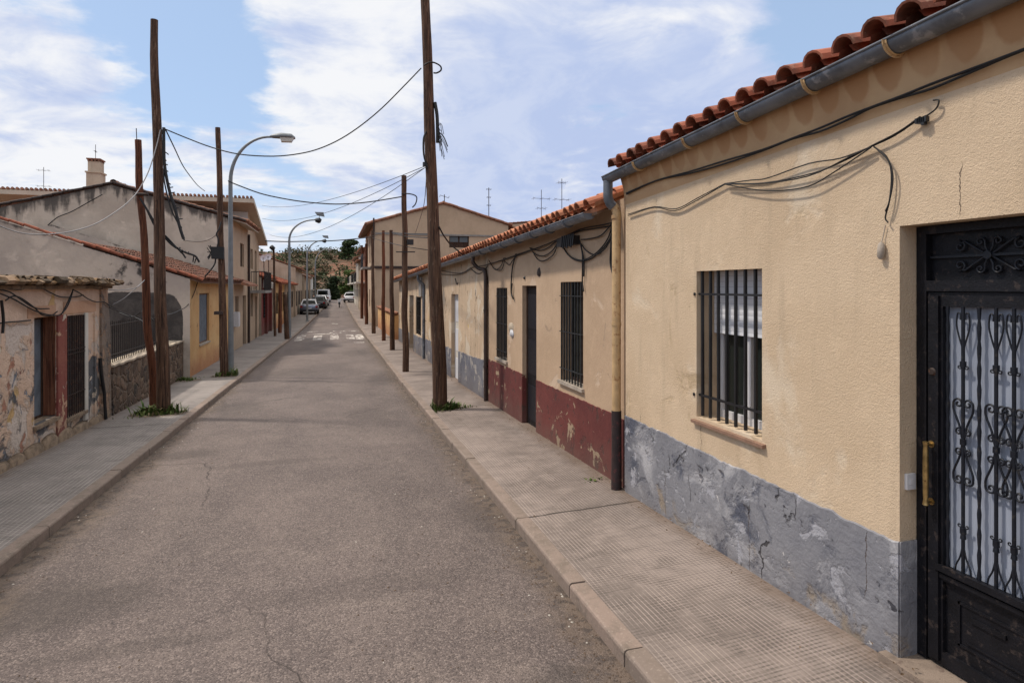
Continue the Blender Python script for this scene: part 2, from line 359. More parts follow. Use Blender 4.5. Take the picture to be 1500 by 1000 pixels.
M['derelict'] = plaster('peeling layered plaster', (.62, .45, .335), (.52, .36, .255), bump=.7, bscale=12, dist=.03, streak=.2, lowdirt=.5, dirtcol=(.10, .08, .06),
                        layers=[((.56, .47, .40), 1.9, .50, .56, 2, None, 1.9), ((.40, .20, .135), 2.4, .59, .63, 5, None, 1.9), ((.56, .37, .17), 1.7, .60, .66, 43, None, None), ((.10, .10, .105), 1.5, .50, .55, 13, None, 1.15),
                                ((.20, .22, .25), 3.1, .60, .63, 19, None, 1.6), ((.62, .52, .42), 3.6, .60, .64, 29, None, 1.7), ((.16, .05, .045), 3.0, .63, .66, 37, None, 1.5)])
M['derelict_red'] = plaster('peeling red pillar', (.20, .055, .045), (.27, .10, .07), bump=.6, bscale=12, dist=.03, lowdirt=.4,
                            layers=[((.48, .30, .20), 3.4, .55, .59, 3, None, None), ((.5, .42, .33), 5.2, .62, .66, 9, None, None)])
M['plaster_yellow'] = plaster('warm yellow plaster', (.62, .40, .19), (.55, .31, .13), bump=.4, bscale=10, streak=.35, lowdirt=.75, dirtcol=(.36, .15, .08),
                              layers=[((.30, .17, .08), 3, .62, .68, 5, None, None)])
M['plaster_red'] = plaster('dark red plaster', (.17, .035, .03), (.12, .028, .025), bump=.3, bscale=8, streak=.2)
M['plaster_white'] = plaster('off white plaster', (.62, .58, .52), (.5, .46, .4), bump=.2, bscale=8, streak=.3)
def gable_mat(name, base, var, roofz, soot=None, streaks=1.0):
    """roofz(t,x): node giving the roofline height at x; dark rain streaks hang from it"""
    m, t, b = mat(name, .94); p = t.pos(); x, y, z = t.sep(p)[:3]
    c = t.mix(t.step(t.noise(p, .7, 7, .62, .4), .36, .66), base, var)
    c = t.mix(t.m('MULTIPLY', t.step(t.noise(p, 2.6, 7, .65, .4, w=3), .5, .7), .5), c, tuple(q*.72 for q in base))
    c = t.mix(t.m('MULTIPLY', t.step(t.noise(p, 1.5, 6, .6, .4, w=9), .56, .68), .6), c, tuple(min(1, q*1.3) for q in base))
    d = t.m('SUBTRACT', roofz(t, x), z)
    n = t.noise(t.comb(t.m('MULTIPLY', x, 1.6), 0, t.m('MULTIPLY', z, .16)), 1.8, 6, .62, 0, w=5)
    n2 = t.noise(p, 3.0, 6, .65, 0, w=8)
    v = t.m('SUBTRACT', t.m('ADD', t.m('MULTIPLY', n, 1.6), t.m('MULTIPLY', n2, .5)), t.m('MULTIPLY', d, .75/streaks))
    k = t.m('MULTIPLY', t.step(v, .72, 1.02), .85)
    c = t.mix(k, c, (.045, .04, .038))
    if soot:
        cx, zt, w = soot
        e = t.m('ADD', t.m('POWER', t.m('ABSOLUTE', t.m('DIVIDE', t.m('SUBTRACT', x, cx), w)), 7.0), t.step(z, zt-.55, zt+.02, 0, 1.0, smooth=False))
        e = t.m('ADD', e, t.m('MULTIPLY', t.m('SUBTRACT', t.noise(p, 3.2, 6, .6), .5), .45))
        ks = t.step(e, .93, 1.0, 1, 0)
        c = t.mix(t.m('MULTIPLY', ks, .95), c, t.mix(t.step(t.noise(p, 2.2, 7, .7, .4, w=2), .4, .65), (.030, .027, .027), (.075, .066, .06)))
    t.put(b.inputs['Base Color'], c); t.put(b.inputs['Normal'], t.bump(t.noise(p, 12, 6, .6), .5, .02)); return m
def rubble():
    m, t, b = mat('rubble stone wall', .95); p = t.pos()
    wv = t.vm('ADD', p, t.sc(t.n_col(p, 4), (.12, .12, .12))).outputs[0]
    v = t.n('ShaderNodeTexVoronoi', feature='F1'); t.put(v.inputs['Vector'], wv); v.inputs['Scale'].default_value = 4.6
    e = t.voro(wv, 4.6, 'DISTANCE_TO_EDGE'); g = t.sep(v.outputs['Color'])[0]
    c = t.mix(g, (.075, .05, .036), (.19, .125, .085)); c = t.mix(t.step(e, .02, .09, 1, 0), c, (.16, .12, .09))
    c = t.mix(t.step(t.noise(p, 2.2, 6, .65, .3), .52, .62), c, (.05, .042, .036))
    c = t.mix(t.m('MULTIPLY', t.step(t.noise(p, 5, 6, .65, .3, w=4), .56, .66), .6), c, (.28, .2, .14))
    t.put(b.inputs['Base Color'], c)
    t.put(b.inputs['Normal'], t.bump(t.m('ADD', t.step(e, 0, .16), t.m('MULTIPLY', t.noise(p, 25, 4, .6), .4)), .9, .05)); return m
M['rubble'] = rubble()
M['tile'] = tile_mat('terracotta tiles', (.24, .07, .04), (.34, .11, .062), (.15, .058, .038), .55)
M['tile_orange'] = tile_mat('orange roof tiles', (.42, .155, .08), (.50, .22, .12), (.30, .10, .055), .3)
M['tile_old'] = tile_mat('weathered roof tiles', (.20, .085, .05), (.28, .13, .08), (.12, .07, .045), .6)
M['tile_dark'] = tile_mat('dark sooty roof tiles', (.11, .05, .035), (.16, .065, .04), (.06, .04, .03), .6)
M['tile_moss'] = tile_mat('mossy roof tiles', (.22, .13, .06), (.07, .05, .03), (.36, .24, .15), .8)
def wood(name, a, b_, light):
    m, t, b = mat(name, .85); p = t.pos()
    g = t.noise(t.sc(p, (14, 14, .7)), 2.2, 7, .65, .3)
    c = t.mix(t.step(g, .36, .64), a, b_)
    c = t.mix(t.m('MULTIPLY', t.step(t.noise(t.sc(p, (9, 9, 1.6)), 2, 6, .7, .2, w=3), .56, .68), .6), c, light)
    c = t.mix(t.m('MULTIPLY', t.step(t.noise(t.sc(p, (30, 30, .5)), 1.4, 4, .6, 0, w=6), .57, .62), .75), c, tuple(q*.25 for q in a))
    vk = t.voro(t.sc(p, (3.2, 3.2, 1.5)), 1.3, 'F1'); kn = t.step(vk, .03, .09, 1, 0); c = t.mix(t.m('MULTIPLY', kn, .8), c, tuple(q*.3 for q in a))
    sp = t.noise(t.sc(p, (26, 26, .35)), 1.1, 3, .5, 0, w=12); spl = t.step(t.m('ABSOLUTE', t.m('SUBTRACT', sp, .5)), .004, .016, 1, 0); c = t.mix(t.m('MULTIPLY', spl, .7), c, tuple(q*.2 for q in a))
    t.put(b.inputs['Base Color'], c); t.put(b.inputs['Normal'], t.bump(t.m('SUBTRACT', g, t.m('MULTIPLY', spl, .6)), .9, .02)); return m
M['pole'] = wood('weathered pole timber', (.052, .027, .017), (.125, .066, .040), (.25, .165, .115))
M['pole_red'] = wood('reddish pole timber', (.095, .032, .016), (.165, .058, .028), (.20, .10, .06))
M['wood_dark'] = wood('dark old wood', (.035, .018, .012), (.07, .035, .022), (.12, .07, .05))
M['footing'] = simple('footing stone', (.26, .19, .13), .95, 0, .5, 9, .8, rust=(.12, .09, .07))
M['doorstep'] = simple('dusty door step', (.24, .185, .145), .9, 0, .4, 9, .4, rust=(.14, .10, .08))
M['galv'] = simple('galvanised zinc', (.17, .185, .21), .5, .3, .45, 4, .15, .4, rust=(.26, .265, .28))
M['ochre_metal'] = simple('ochre painted metal', (.55, .37, .19), .55, 0, .25, 7, .1, rust=(.30, .16, .07))
M['black_pipe'] = simple('black drain foot', (.035, .022, .022), .6, 0, .4, 8, rust=(.11, .03, .03))
M['brown_pipe'] = simple('brown drain pipe', (.05, .032, .026), .6, 0, .3, 5, rust=(.10, .05, .035))
M['iron'] = simple('black painted iron', (.012, .012, .014), .42, 0, .3, 12, .15, .5)
M['iron_light'] = simple('lightened iron', (.035, .037, .04), .5, .2, .5, 12, .15, .5)  # paler than the black iron: reflected light put into the bar colour
M['iron_blue'] = simple('blue black iron', (.008, .010, .016), .42, 0, .35, 12, .25, .35, rust=(.03, .026, .024))
M['door_black'] = simple('dark door paint', (.008, .008, .011), .5, 0, .4, 9, .35, .25, rust=(.035, .027, .025))
M['iron_brown'] = simple('rusty iron', (.035, .022, .018), .7, 0, .4, 15, rust=(.13, .05, .025))
M['brass'] = simple('worn brass', (.52, .36, .15), .34, .9, .5, 18, .1, rust=(.16, .09, .04))
M['cable'] = simple('black cable', (.012, .011, .011), .6, 0, .2, 3)
M['cable_grey'] = simple('grey cable', (.28, .27, .27), .6, 0, .2, 3)
M['lamp_grey'] = simple('grey lamp paint', (.20, .215, .225), .5, .2, .2, 4)
M['lamp_lens'] = simple('lamp lens', (.55, .54, .5), .25, 0, .1, 4)
M['white_pvc'] = simple('white plastic', (.62, .62, .64), .45, 0, .08, 3)
def shutter_mat():
    m, t, b = mat('roller shutter', .5); p = t.pos(); z = t.sep(p)[2]
    f = t.m('FRACT', t.m('DIVIDE', z, .048))
    c = t.mix(t.step(f, .90, .97), (.68, .69, .72), (.40, .41, .45)); t.put(b.inputs['Base Color'], c)
    t.put(b.inputs['Normal'], t.bump(t.m('SINE', t.m('MULTIPLY', f, 3.14159)), .35, .006)); return m
M['shutter'] = shutter_mat()
def glass(name, c, rough=.08):
    m, t, b = mat(name, rough, 0, .3); b.inputs['Base Color'].default_value = (*c, 1); return m
M['glass'] = glass('dark window glass', (.018, .022, .02))
M['glass_grey'] = glass('grey window glass', (.10, .11, .115), .15)
def frosted():
    m, t, b = mat('frosted door glass', .32, 0, .5); p = t.pos()
    f = t.noise(t.sc(p, (1, 10, .3)), 1.3, 6, .6, .7)
    t.put(b.inputs['Base Color'], t.mix(t.step(f, .3, .7), (.225, .25, .31), (.34, .375, .45)))
    t.put(b.inputs['Normal'], t.bump(f, .3, .02)); return m
M['frosted'] = frosted()
M['sill'] = simple('brown sill tile', (.27, .16, .11), .6, 0, .3, 12, .2)
M['stone'] = simple('pale stone', (.40, .34, .28), .9, 0, .3, 6, .3)
M['concrete'] = simple('concrete', (.27, .25, .23), .9, 0, .3, 3, .3)
M['mortar'] = simple('pale mortar', (.46, .38, .29), .9, 0, .3, 10, .4)
M['soffit'] = simple('aged soffit', (.21, .12, .07), .9, 0, .45, 3, .3)
M['soffit_pale'] = simple('pale soffit', (.52, .45, .36), .9, 0, .15, 1)
M['boards'] = simple('bluish grey boards', (.13, .155, .185), .8, 0, .35, 5, .2)
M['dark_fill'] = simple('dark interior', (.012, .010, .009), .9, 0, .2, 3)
M['car_dark'] = simple('dark blue car paint', (.012, .018, .045), .25, .2, .1, 2, spec=.6)
M['car_silver'] = simple('silver blue car paint', (.16, .19, .26), .28, .4, .1, 2, spec=.6)
M['car_black'] = simple('black car paint', (.012, .012, .014), .25, .2, .1, 2, spec=.6)
M['car_white'] = simple('white car paint', (.7, .7, .72), .3, 0, .05, 2, spec=.6)
M['tyre'] = simple('tyre rubber', (.015, .015, .015), .9)
M['lamp_red'] = simple('red lamp plastic', (.35, .01, .01), .3)
def leaf(name, a, b_):
    m, t, b = mat(name, .75, 0, .2); g = t.n('ShaderNodeNewGeometry').outputs['Random Per Island']
    t.put(b.inputs['Base Color'], t.mix(t.step(g, .86, .9), t.mix(g, a, b_), (.20, .155, .085)) if 'weed' in name else t.mix(g, a, b_)); return m
M['leaf'] = leaf('mid green leaves', (.045, .075, .018), (.09, .13, .035))
M['leaf_dark'] = leaf('dark green leaves', (.012, .022, .010), (.035, .05, .018))
M['leaf_pine'] = leaf('pine leaves', (.028, .048, .017), (.06, .08, .03))
M['scrub'] = leaf('olive scrub', (.030, .032, .014), (.085, .068, .033))
M['grass'] = leaf('weed leaves', (.035, .075, .014), (.13, .15, .045))
M['straw'] = leaf('dry litter', (.45, .40, .32), (.12, .08, .05))

# ------------------------------------------------------------------ the setting
def strip(name, m, fx0, fx1, fz0, fz1, ys, depth=None, nx=1):
    mb = MB(); vs = []; n = nx+1
    for y in ys:
        for i in range(n):
            k = i/nx; vs.append((fx0(y)*(1-k)+fx1(y)*k, y, fz0(y)*(1-k)+fz1(y)*k))
    fs = [(j*n+i, j*n+i+1, (j+1)*n+i+1, (j+1)*n+i) for j in range(len(ys)-1) for i in range(nx)]
    mb.add(vs, fs, True); return mb
def frange(a, b, s):
    out = []; v = a
    while v < b-1e-6: out.append(v); v += s
    return out+[b]
YS = frange(-25, 112, 1.0)
def crown(x, y): k = (x-(xkl(y)+XKR)/2)/2.2; return .03*(1-k*k)
mb = MB(); vs = []; nx = 8
for y in YS:
    for i in range(nx+1):
        x = xkl(y)-.02+(XKR+.04-xkl(y))*i/nx; vs.append((x, y, zk(y)-.105+crown(x, y)))
mb.add(vs, [(j*9+i, j*9+i+1, (j+1)*9+i+1, (j+1)*9+i) for j in range(len(YS)-1) for i in range(8)], True)
tag(mb.build('road', M['asphalt']), kind='structure')
tag(strip('', None, lambda y: XKR+.13, lambda y: 3.9, zk, lambda y: wallz(y)+.02, YS, nx=4).build('pavement_right', M['pave_r']), kind='structure')
tag(strip('', None, lambda y: -4.9, lambda y: xkl(y)-.13, lambda y: zk(y)+.0, zk, YS, nx=4).build('pavement_left', M['pave_l']), kind='structure')
def kerb(name, xf, s, joints):
    mb = MB(); rnd = random.Random(3)
    for a, b in zip(joints, joints[1:]):
        if b-a < .05: continue
        g = .007; dx = rnd.uniform(-.006, .006); dz = rnd.uniform(-.004, .004); n = max(1, int((b-a)/1.5)+1)
        w = .135; prof = [(0, -.30), (0, -.022), (.006, -.008), (.02, 0), (w, 0), (w, -.30)]
        vs = []; ys = [a+g+(b-a-2*g)*i/n for i in range(n+1)]
        for y in ys:
            for (px, pz) in prof: vs.append((xf(y)+s*(px+dx), y, zk(y)+pz+dz+.004))
        k = len(prof); fs = [(i*k+j, i*k+(j+1) % k, (i+1)*k+(j+1) % k, (i+1)*k+j) for i in range(n) for j in range(k)]
        fs += [tuple(range(k)), tuple(range(n*k, n*k+k))]; mb.add(vs, fs)
    return tag(mb.build(name, M['kerb']), kind='structure')
jr = [-4, -2.8, -1.7, -.6, .5, 1.6, 2.6, 3.5, 4.43, 5.88, 7.29, 8.3, 9.3, 10.3, 11.3, 12.3]
while jr[-1] < 111: jr.append(jr[-1]+random.uniform(.9, 1.3))
jl = [-4]
while jl[-1] < 111: jl.append(jl[-1]+random.uniform(.9, 1.5))
kerb('kerb_right', lambda y: XKR, 1, jr); kerb('kerb_left', xkl, -1, jl)
# ground sheet and the hill beyond the end of the street
from mathutils import noise as mn
def hz(x, y):
    base = zk(y)-.35
    if y < 100: return base-.05
    t = min(1, (y-100)/130); t = t*t*(3-2*t)
    h = 11.5*t+3.2*t*math.exp(-((x-22)/26)**2)+1.2*t*math.exp(-((x+30)/30)**2)
    h += t*(mn.noise((x*.05, y*.05, 0))*2.6+mn.noise((x*.16, y*.16, 3))*1.1)
    if y > 235: h += -(y-235)*.03
    return base*(1-t)+(h+.3)*1.0*(t)+(base*t*.15)
mb = MB(); vs = []
xs = frange(-600, -120, 60)[:-1]+frange(-120, -40, 8)[:-1]+frange(-40, 60, 2.2)[:-1]+frange(60, 130, 8)[:-1]+frange(130, 600, 60)
ys = frange(-300, -30, 45)[:-1]+frange(-30, 100, 5)[:-1]+frange(100, 250, 2.5)[:-1]+frange(250, 1500, 60)
for y in ys:
    for x in xs: vs.append((x, y, hz(x, y)))
n = len(xs)
mb.add(vs, [(j*n+i, j*n+i+1, (j+1)*n+i+1, (j+1)*n+i) for j in range(len(ys)-1) for i in range(n-1)], True)
tag(mb.build('ground', M['earth']), kind='structure')
# worn markings of the crossing
mb = MB()
def mark(x0, x1, y0, y1):
    n = max(1, int((y1-y0)/1.5)); m_ = 4; vs = []
    for j in range(n+1):
        y = y0+(y1-y0)*j/n
        for i in range(m_+1):
            x = x0+(x1-x0)*i/m_; vs.append((x, y, zk(y)-.105+crown(x, y)+.006))
    mb.add(vs, [(j*(m_+1)+i, j*(m_+1)+i+1, (j+1)*(m_+1)+i+1, (j+1)*(m_+1)+i) for j in range(n) for i in range(m_)])
for i, x in enumerate([-1.95, -1.05, -.15, .7, 1.2]):
    mark(x, x+.45, 33.8+.2*(i % 2), 37.6)
mark(-.2, .55, 39.0, 39.8); mark(.0, 1.6, 40.6, 41.3); mark(-1.6, -.9, 40.8, 41.2); mark(-.1, .35, 49, 50)
mark(-1.8, .3, 38.3, 38.7); mark(1.0, 1.5, 31.4, 31.9)
tag(mb.build('road_markings', M['paint']), kind='structure')
# ------------------------------------------------------------------ building kit
def wall_grid(mb, fix, s, a0, a1, zb, ztop, holes, depth, axis='x'):
    """a wall standing on plane axis=fix, facing -s along that axis, running a0..a1, with real recesses"""
    As = sorted({a0, a1, *[h[0] for h in holes], *[h[1] for h in holes]}); Zs = sorted({zb, *[h[2] for h in holes], *[h[3] for h in holes]})
    def P(a, z, d=0): return (fix+s*d, a, z) if axis == 'x' else (a, fix+s*d, z)
    for a, b in zip(As, As[1:]):
        for i, z in enumerate(Zs):
            last = i == len(Zs)-1; z2 = None if last else Zs[i+1]
            if any(h[0] <= (a+b)/2 <= h[1] and h[2] <= ((z+z2)/2 if z2 else z+.001) <= h[3] and not (last and h[3] <= z) for h in holes): continue
            n = max(1, int((b-a)/1.2))
            if last: mb.add([P(a, z), P(b, z), P(b, ztop(b)), P(a, ztop(a))], [(0, 1, 2, 3)])
            else: mb.add([P(a, z), P(b, z), P(b, z2), P(a, z2)], [(0, 1, 2, 3)])
    for (h0, h1, z0, z1) in holes:
        for q in ([(h0, z0), (h0, z1)], [(h0, z1), (h1, z1)], [(h1, z1), (h1, z0)], [(h1, z0), (h0, z0)]):
            (p, z), (p2, w) = q; mb.add([P(p, z), P(p2, w), P(p2, w, depth), P(p, z, depth)], [(0, 1, 2, 3)])
def tiles(name, m, parent, side, xe, xr, y0, y1, ze, dz, sp=.22, rows=None, seg=5, rj=.5, cover=.42, jag=0, down=False, rr=.083):
    """barrel tiles climbing from the eave xe (height ze(y)) to the ridge xr, dz higher"""
    mb = MB(); rnd = random.Random(hash(name) % 99+int(abs(y0)*10)); run = abs(xr-xe); L = math.hypot(run, dz)
    d = Vector((side*run/L*(1 if xr != xe else 0), 0, dz/L)); up = Vector((-d.z*side if False else -side*dz/L, 0, run/L))
    Y = Vector((0, 1, 0)); n = max(1, round((y1-y0)/sp)); sp = (y1-y0)/n; exp = .33; R_ = int(L/exp)+1
    if rows and R_ > rows: R_ = rows; L = exp*rows+.1
    for i in range(n):
        yc = y0+sp*(i+.5)
        for r in range(R_):
            l0 = r*exp; l1 = min(l0+cover, L)
            if l1-l0 < .1: continue
            jy = rnd.uniform(-.014, .014)*rj*2; jt = rnd.uniform(-.025, .025)*rj; ju = rnd.uniform(0, .012)*rj; jl = rnd.uniform(-.03, .03)*rj
            vs = []; 
            for (l, rad, h) in ((l0+jl-(.06 if r == 0 else 0), rr, .045), (l1+jl, rr*.80, .02)):
                o = Vector((xe, yc+jy+(jt if l > l0+.1 else -jt), ze(yc)))+d*l+up*(h+ju)
                for rad2 in (rad, rad-.014):
                    for k in range(seg+1):
                        a = math.pi*k/seg; vs.append(o+Y*(math.cos(a)*rad2*1.06)+up*(math.sin(a)*rad2))
            k_ = seg+1
            fs = [(j, j+1, 2*k_+j+1, 2*k_+j) for j in range(seg)]+[(k_+j+1, k_+j, 3*k_+j, 3*k_+j+1) for j in range(seg)]
            fs += [(j+1, j, k_+j, k_+j+1) for j in range(seg)]
            mb.add(vs, fs, False)
        # the channel below, turned up, along the whole slope
        o0 = Vector((xe, y0+sp*i, ze(y0+sp*i))); vs = []
        for l in (-.03, L):
            for k in range(5):
                a = math.pi*k/4; vs.append(o0+d*l+Y*(math.cos(a)*rr*.95)+up*(.055-math.sin(a)*rr*.75))
        mb.add(vs, [(j, j+1, 5+j+1, 5+j) for j in range(4)])
    # bedding sheet
    a0 = Vector((xe, y0, ze(y0))); a1 = Vector((xe, y1, ze(y1)))
    mb.poly([a0-up*.01, a1-up*.01, a1+d*L-up*.01, a0+d*L-up*.01], -up*.05)
    return mb.build(name, m, parent)
def ridge(m, parent, x, y0, y1, z0, z1):
    mb = MB(); n = int((y1-y0)/.38)
    for i in range(n):
        a = y0+(y1-y0)*i/n; b = y0+(y1-y0)*(i+1)/n+.04; za = z0+(z1-z0)*i/n; vs = []
        for (y, r) in ((a, .12), (b, .10)):
            for k in range(7):
                t = math.pi*k/6; vs.append((x+math.cos(t)*r, y, za+math.sin(t)*r+random.uniform(0, .01)))
        mb.add(vs, [(j, j+1, 8+j, 7+j) for j in range(6)])
    return mb.build('ridge_tiles', m, parent)
def verge(m, parent, y, pts, w=.16, t=.07, dy=0, name='verge'):
    mb = MB()
    for a, b in zip(pts, pts[1:]):
        L = math.hypot(b[0]-a[0], b[1]-a[1]); n = max(1, int(L/.34))
        for i in range(n):
            k0 = i/n; k1 = (i+1)/n; j = random.uniform(-.012, .012)
            p = Vector((a[0]+(b[0]-a[0])*k0, y+dy, a[1]+(b[1]-a[1])*k0+.03+j)); q = Vector((a[0]+(b[0]-a[0])*k1, y+dy, a[1]+(b[1]-a[1])*k1+.05+j))
            mb.tube([p, q], [t*1.1, t*.9], 7, True, False)
    return mb.build(name, m, parent)
def bars_v(mb, x, ys, z0, z1, r, seg=6, sq=True):
    for y in ys:
        if sq: mb.bar((x, y, z0), (x, y, z1), r*2)
        else: mb.tube([(x, y, z0), (x, y, z1)], r, seg)
def fill(parent, s, x, o, wd=.17):
    """joinery inside one opening. o = dict(y0,y1,z0,z1,style)"""
    y0, y1, z0, z1, st = o['y0'], o['y1'], o['z0'], o['z1'], o['style']; xb = x+s*wd; f = .045
    door = 'door' in st
    mb = MB()
    mb.box(*sorted((xb, xb+s*.04)), y0, y0+f, z0, z1); mb.box(*sorted((xb, xb+s*.04)), y1-f, y1, z0, z1)
    mb.box(*sorted((xb, xb+s*.04)), y0+f, y1-f, z1-f, z1)
    if not door: mb.box(*sorted((xb, xb+s*.04)), y0+f, y1-f, z0, z0+f)
    if 'cross' in st or (not door and 'plain' not in st): mb.box(*sorted((xb-s*.004, xb+s*.036)), (y0+y1)/2-.02, (y0+y1)/2+.02, z0+f, z1-f)
    fm = {'white': M['white_pvc'], 'wood': M['wood_dark']}.get(o.get('frame', 'wood'), M['wood_dark'])
    root = mb.build('door' if door else 'window', o.get('fmat', fm), parent)
    p = MB(); p.box(*sorted((xb+s*.015, xb+s*.03)), y0+f*.8, y1-f*.8, z0+(0 if door else f*.8), z1-f*.8)
    p.build('leaf' if door else 'pane', o.get('pane', M['wood_dark'] if door else M['glass']), root)
    if 'panel' in st:
        q = MB(); h = (z1-z0)
        for k in (0.06, .38, .70):
            q.box(*sorted((xb+s*.004, xb+s*.02)), y0+f+.05, y1-f-.05, z0+h*k, z0+h*(k+.24))
        q.build('door_panel', o.get('pane2', M['wood_dark']), root)
    if 'grille' in st:
        q = MB(); n = o.get('n', 7); xg = x+s*o.get('gd', .03)
        bars_v(q, xg, [y0+(y1-y0)*(i+.5)/n for i in range(n)], z0+.01, z1-.01, .009)
        for k in o.get('rails', (.12, .5, .88)): q.bar((xg, y0, z0+(z1-z0)*k), (xg, y1, z0+(z1-z0)*k), .03, .012)
        q.build('grille', o.get('gmat', M['iron']), root)
    if 'sill' in st:
        q = MB(); q.box(*sorted((x-s*.04, xb)), y0-.04, y1+.04, z0-.045, z0+.002); q.build('sill', o.get('smat', M['stone']), root)
    if 'shutter' in st:
        q = MB(); q.box(*sorted((xb-s*.012, xb+s*.012)), y0+.02, y1-.02, z0+(z1-z0)*o.get('sh', .5), z1-.01); q.build('roller_shutter', o.get('shm', M['shutter']), root)
    return root
def ragged(name, m, parent, x, s, y0, y1, zb, zt, th=.012, step=.05, amp=.03, gaps=(), seed=1, extra=None):
    """painted plinth: a thin coat with an uneven upper edge"""
    mb = MB(); rnd = random.Random(seed); cuts = [(y0, y1)]
    for g0, g1 in gaps:
        cuts = [c for a, b in cuts for c in ((a, min(b, g0)), (max(a, g1), b)) if c[1]-c[0] > .02]
    for a, b in cuts:
        n = max(2, int((b-a)/step)); ys = [a+(b-a)*i/n for i in range(n+1)]
        tz = [zt(y)+amp*mn.noise((y*2.1, seed, 0))+amp*.7*mn.noise((y*9, seed, 2))+rnd.uniform(-.2, .2)*amp for y in ys]
        vs = []
        for y, z in zip(ys, tz): vs += [(x, y, zb), (x, y, z), (x-s*th, y, z-.006), (x-s*th, y, zb)]
        fs = []
        for i in range(n):
            k = i*4; fs += [(k+1, k+2, k+6, k+5), (k+2, k+3, k+7, k+6)]
        fs += [(0, 1, 2, 3), (n*4, n*4+1, n*4+2, n*4+3)]
        mb.add(vs, fs)
    if extra: mb.add(extra.v, extra.f)
    return mb.build(name, m, parent)
def house(name, label, side, x, y0, y1, ze, rdx, rdz, wallm, tilem, ops=(), zb=-1.4, over=.22, gable=None, rd=.3, group=None, cat='house',
          roofgap=.0, seg=4, sp=.22, rows=None, back=True, soff='soffit', vergem=None, gy=(True, True), sheet=.12, wd=.17, ry0=None):
    """a house whose ridge runs along the street. side: +1 right, -1 left"""
    s = side; e = (lambda y: ze) if not callable(ze) else ze
    root = thing(name, label, cat, (x, y0, zk(max(y0, -5))), group)
    holes = [(o['y0'], o['y1'], o['z0'], o['z1']) for o in ops]
    mb = MB(); wall_grid(mb, x, s, y0, y1, zb, e, holes, rd)
    w = mb.build('wall', wallm, root)
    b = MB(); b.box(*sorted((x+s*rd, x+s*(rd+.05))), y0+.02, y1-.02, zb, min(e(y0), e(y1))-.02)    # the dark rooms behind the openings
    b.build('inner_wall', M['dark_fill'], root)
    xr = x+s*rdx; xb = x+s*2*rdx; gm = gable or wallm
    for k, (yy, dyy) in enumerate(((y0, .12), (y1, -.12))):
        if not gy[k]: continue
        ez = e(yy); pts = [(x+s*.001, yy, zb), (x+s*.001, yy, ez), (xr, yy, ez+rdz), (xb, yy, ez), (xb, yy, zb)]
        MB().poly(pts, (0, dyy, 0)).build('gable_wall', gm, root)
    slope = rdz/rdx; xe = x-s*over; f = lambda y: e(y)-slope*over+.03
    tiles('roof', tilem, root, s, xe, xr, ry0 or y0, y1, f, (rdx+over)*slope, sp=sp, seg=seg, rows=rows)
    if back:
        k = MB(); k.poly([(xr, y0, e(y0)+rdz+.03), (xr, y1, e(y1)+rdz+.03), (xb+s*over, y1, e(y1)-slope*over), (xb+s*over, y0, e(y0)-slope*over)], (0, 0, .08))
        k.build('rear_roof', tilem, root)
        ridge(tilem, root, xr, y0, y1, e(y0)+rdz+.08, e(y1)+rdz+.08)
    if soff:
        k = MB(); ya = (ry0 or y0)+.01; k.poly([(x, ya, e(ya)-.02), (x, y1-.01, e(y1)-.02), (xe+s*.02, y1-.01, f(y1)-.055), (xe+s*.02, ya, f(ya)-.055)], (0, 0, -.035))
        k.build('soffit', M[soff], root)
    for o in ops:
        if o.get('style'): fill(root, s, x, o, o.get('wd', wd))
    return root, w
def op(y0, y1, z0, z1, style, **k): return dict(y0=y0, y1=y1, z0=z0, z1=z1, style=style, **k)
def gutter(parent, pts, r=.075, mat_='galv', brackets=(), bm='ochre_metal', th=.004):
    mb = MB(); vs = []; n = 9
    for p in pts:
        for rr in (r, r-th):
            for k in range(n):
                a = math.pi*k/(n-1); vs.append(Vector(p)+Vector((-math.cos(a)*rr, 0, -math.sin(a)*rr)))
        # rolled lip
    k2 = 2*n
    fs = []
    for i in range(len(pts)-1):
        o = i*k2; q = o+k2
        fs += [(o+j, o+j+1, q+j+1, q+j) for j in range(n-1)]+[(o+n+j+1, o+n+j, q+n+j, q+n+j+1) for j in range(n-1)]
        fs += [(o, q, q+n, o+n), (o+n-1, q+n-1, q+k2-1, o+k2-1)]
    mb.add(vs, fs, True)
    for p in (pts[0], pts[-1]):
        mb.poly([Vector(p)+Vector((-math.cos(math.pi*k/8)*r, 0, -math.sin(math.pi*k/8)*r)) for k in range(9)], (0, .003 if p is pts[0] else -.003, 0))
    mb.tube([Vector(p)+Vector((-r, 0, 0)) for p in pts], .009, 6)
    g = mb.build('gutter', M[mat_], parent)
    for y in brackets:
        p = None
        for a, b in zip(pts, pts[1:]):
            if min(a[1], b[1]) <= y <= max(a[1], b[1]): k = (y-a[1])/(b[1]-a[1]); p = Vector(a).lerp(Vector(b), k)
        if p is None: continue
        m2 = MB(); pl = [p+Vector((-math.cos(math.pi*k/10)*(r+.005), 0, -math.sin(math.pi*k/10)*(r+.005))) for k in range(11)]
        for a, b in zip(pl, pl[1:]): m2.bar(a, b, .004, .030, up=(b-a).cross(Vector((0, 1, 0))))
        for a, b in zip(pl, pl[1:]): m2.bar(a, b, .030, .004, up=(b-a).cross(Vector((0, 1, 0))))
        m2.build('bracket', M[bm], g)
    return g
def cable(name, label, pts, r, m='cable', group=None, cat='cable', seg=5):
    mb = MB()
    if pts and not isinstance(pts[0], (list, tuple)) : pts = [pts]
    for line in pts:
        line = smooth(line)
        mb.tube(line, r, seg)
    p0 = Vector(smooth(pts[0])[0])
    o = mb.build(name, M[m], None, p0); return tag(o, label, cat, group)
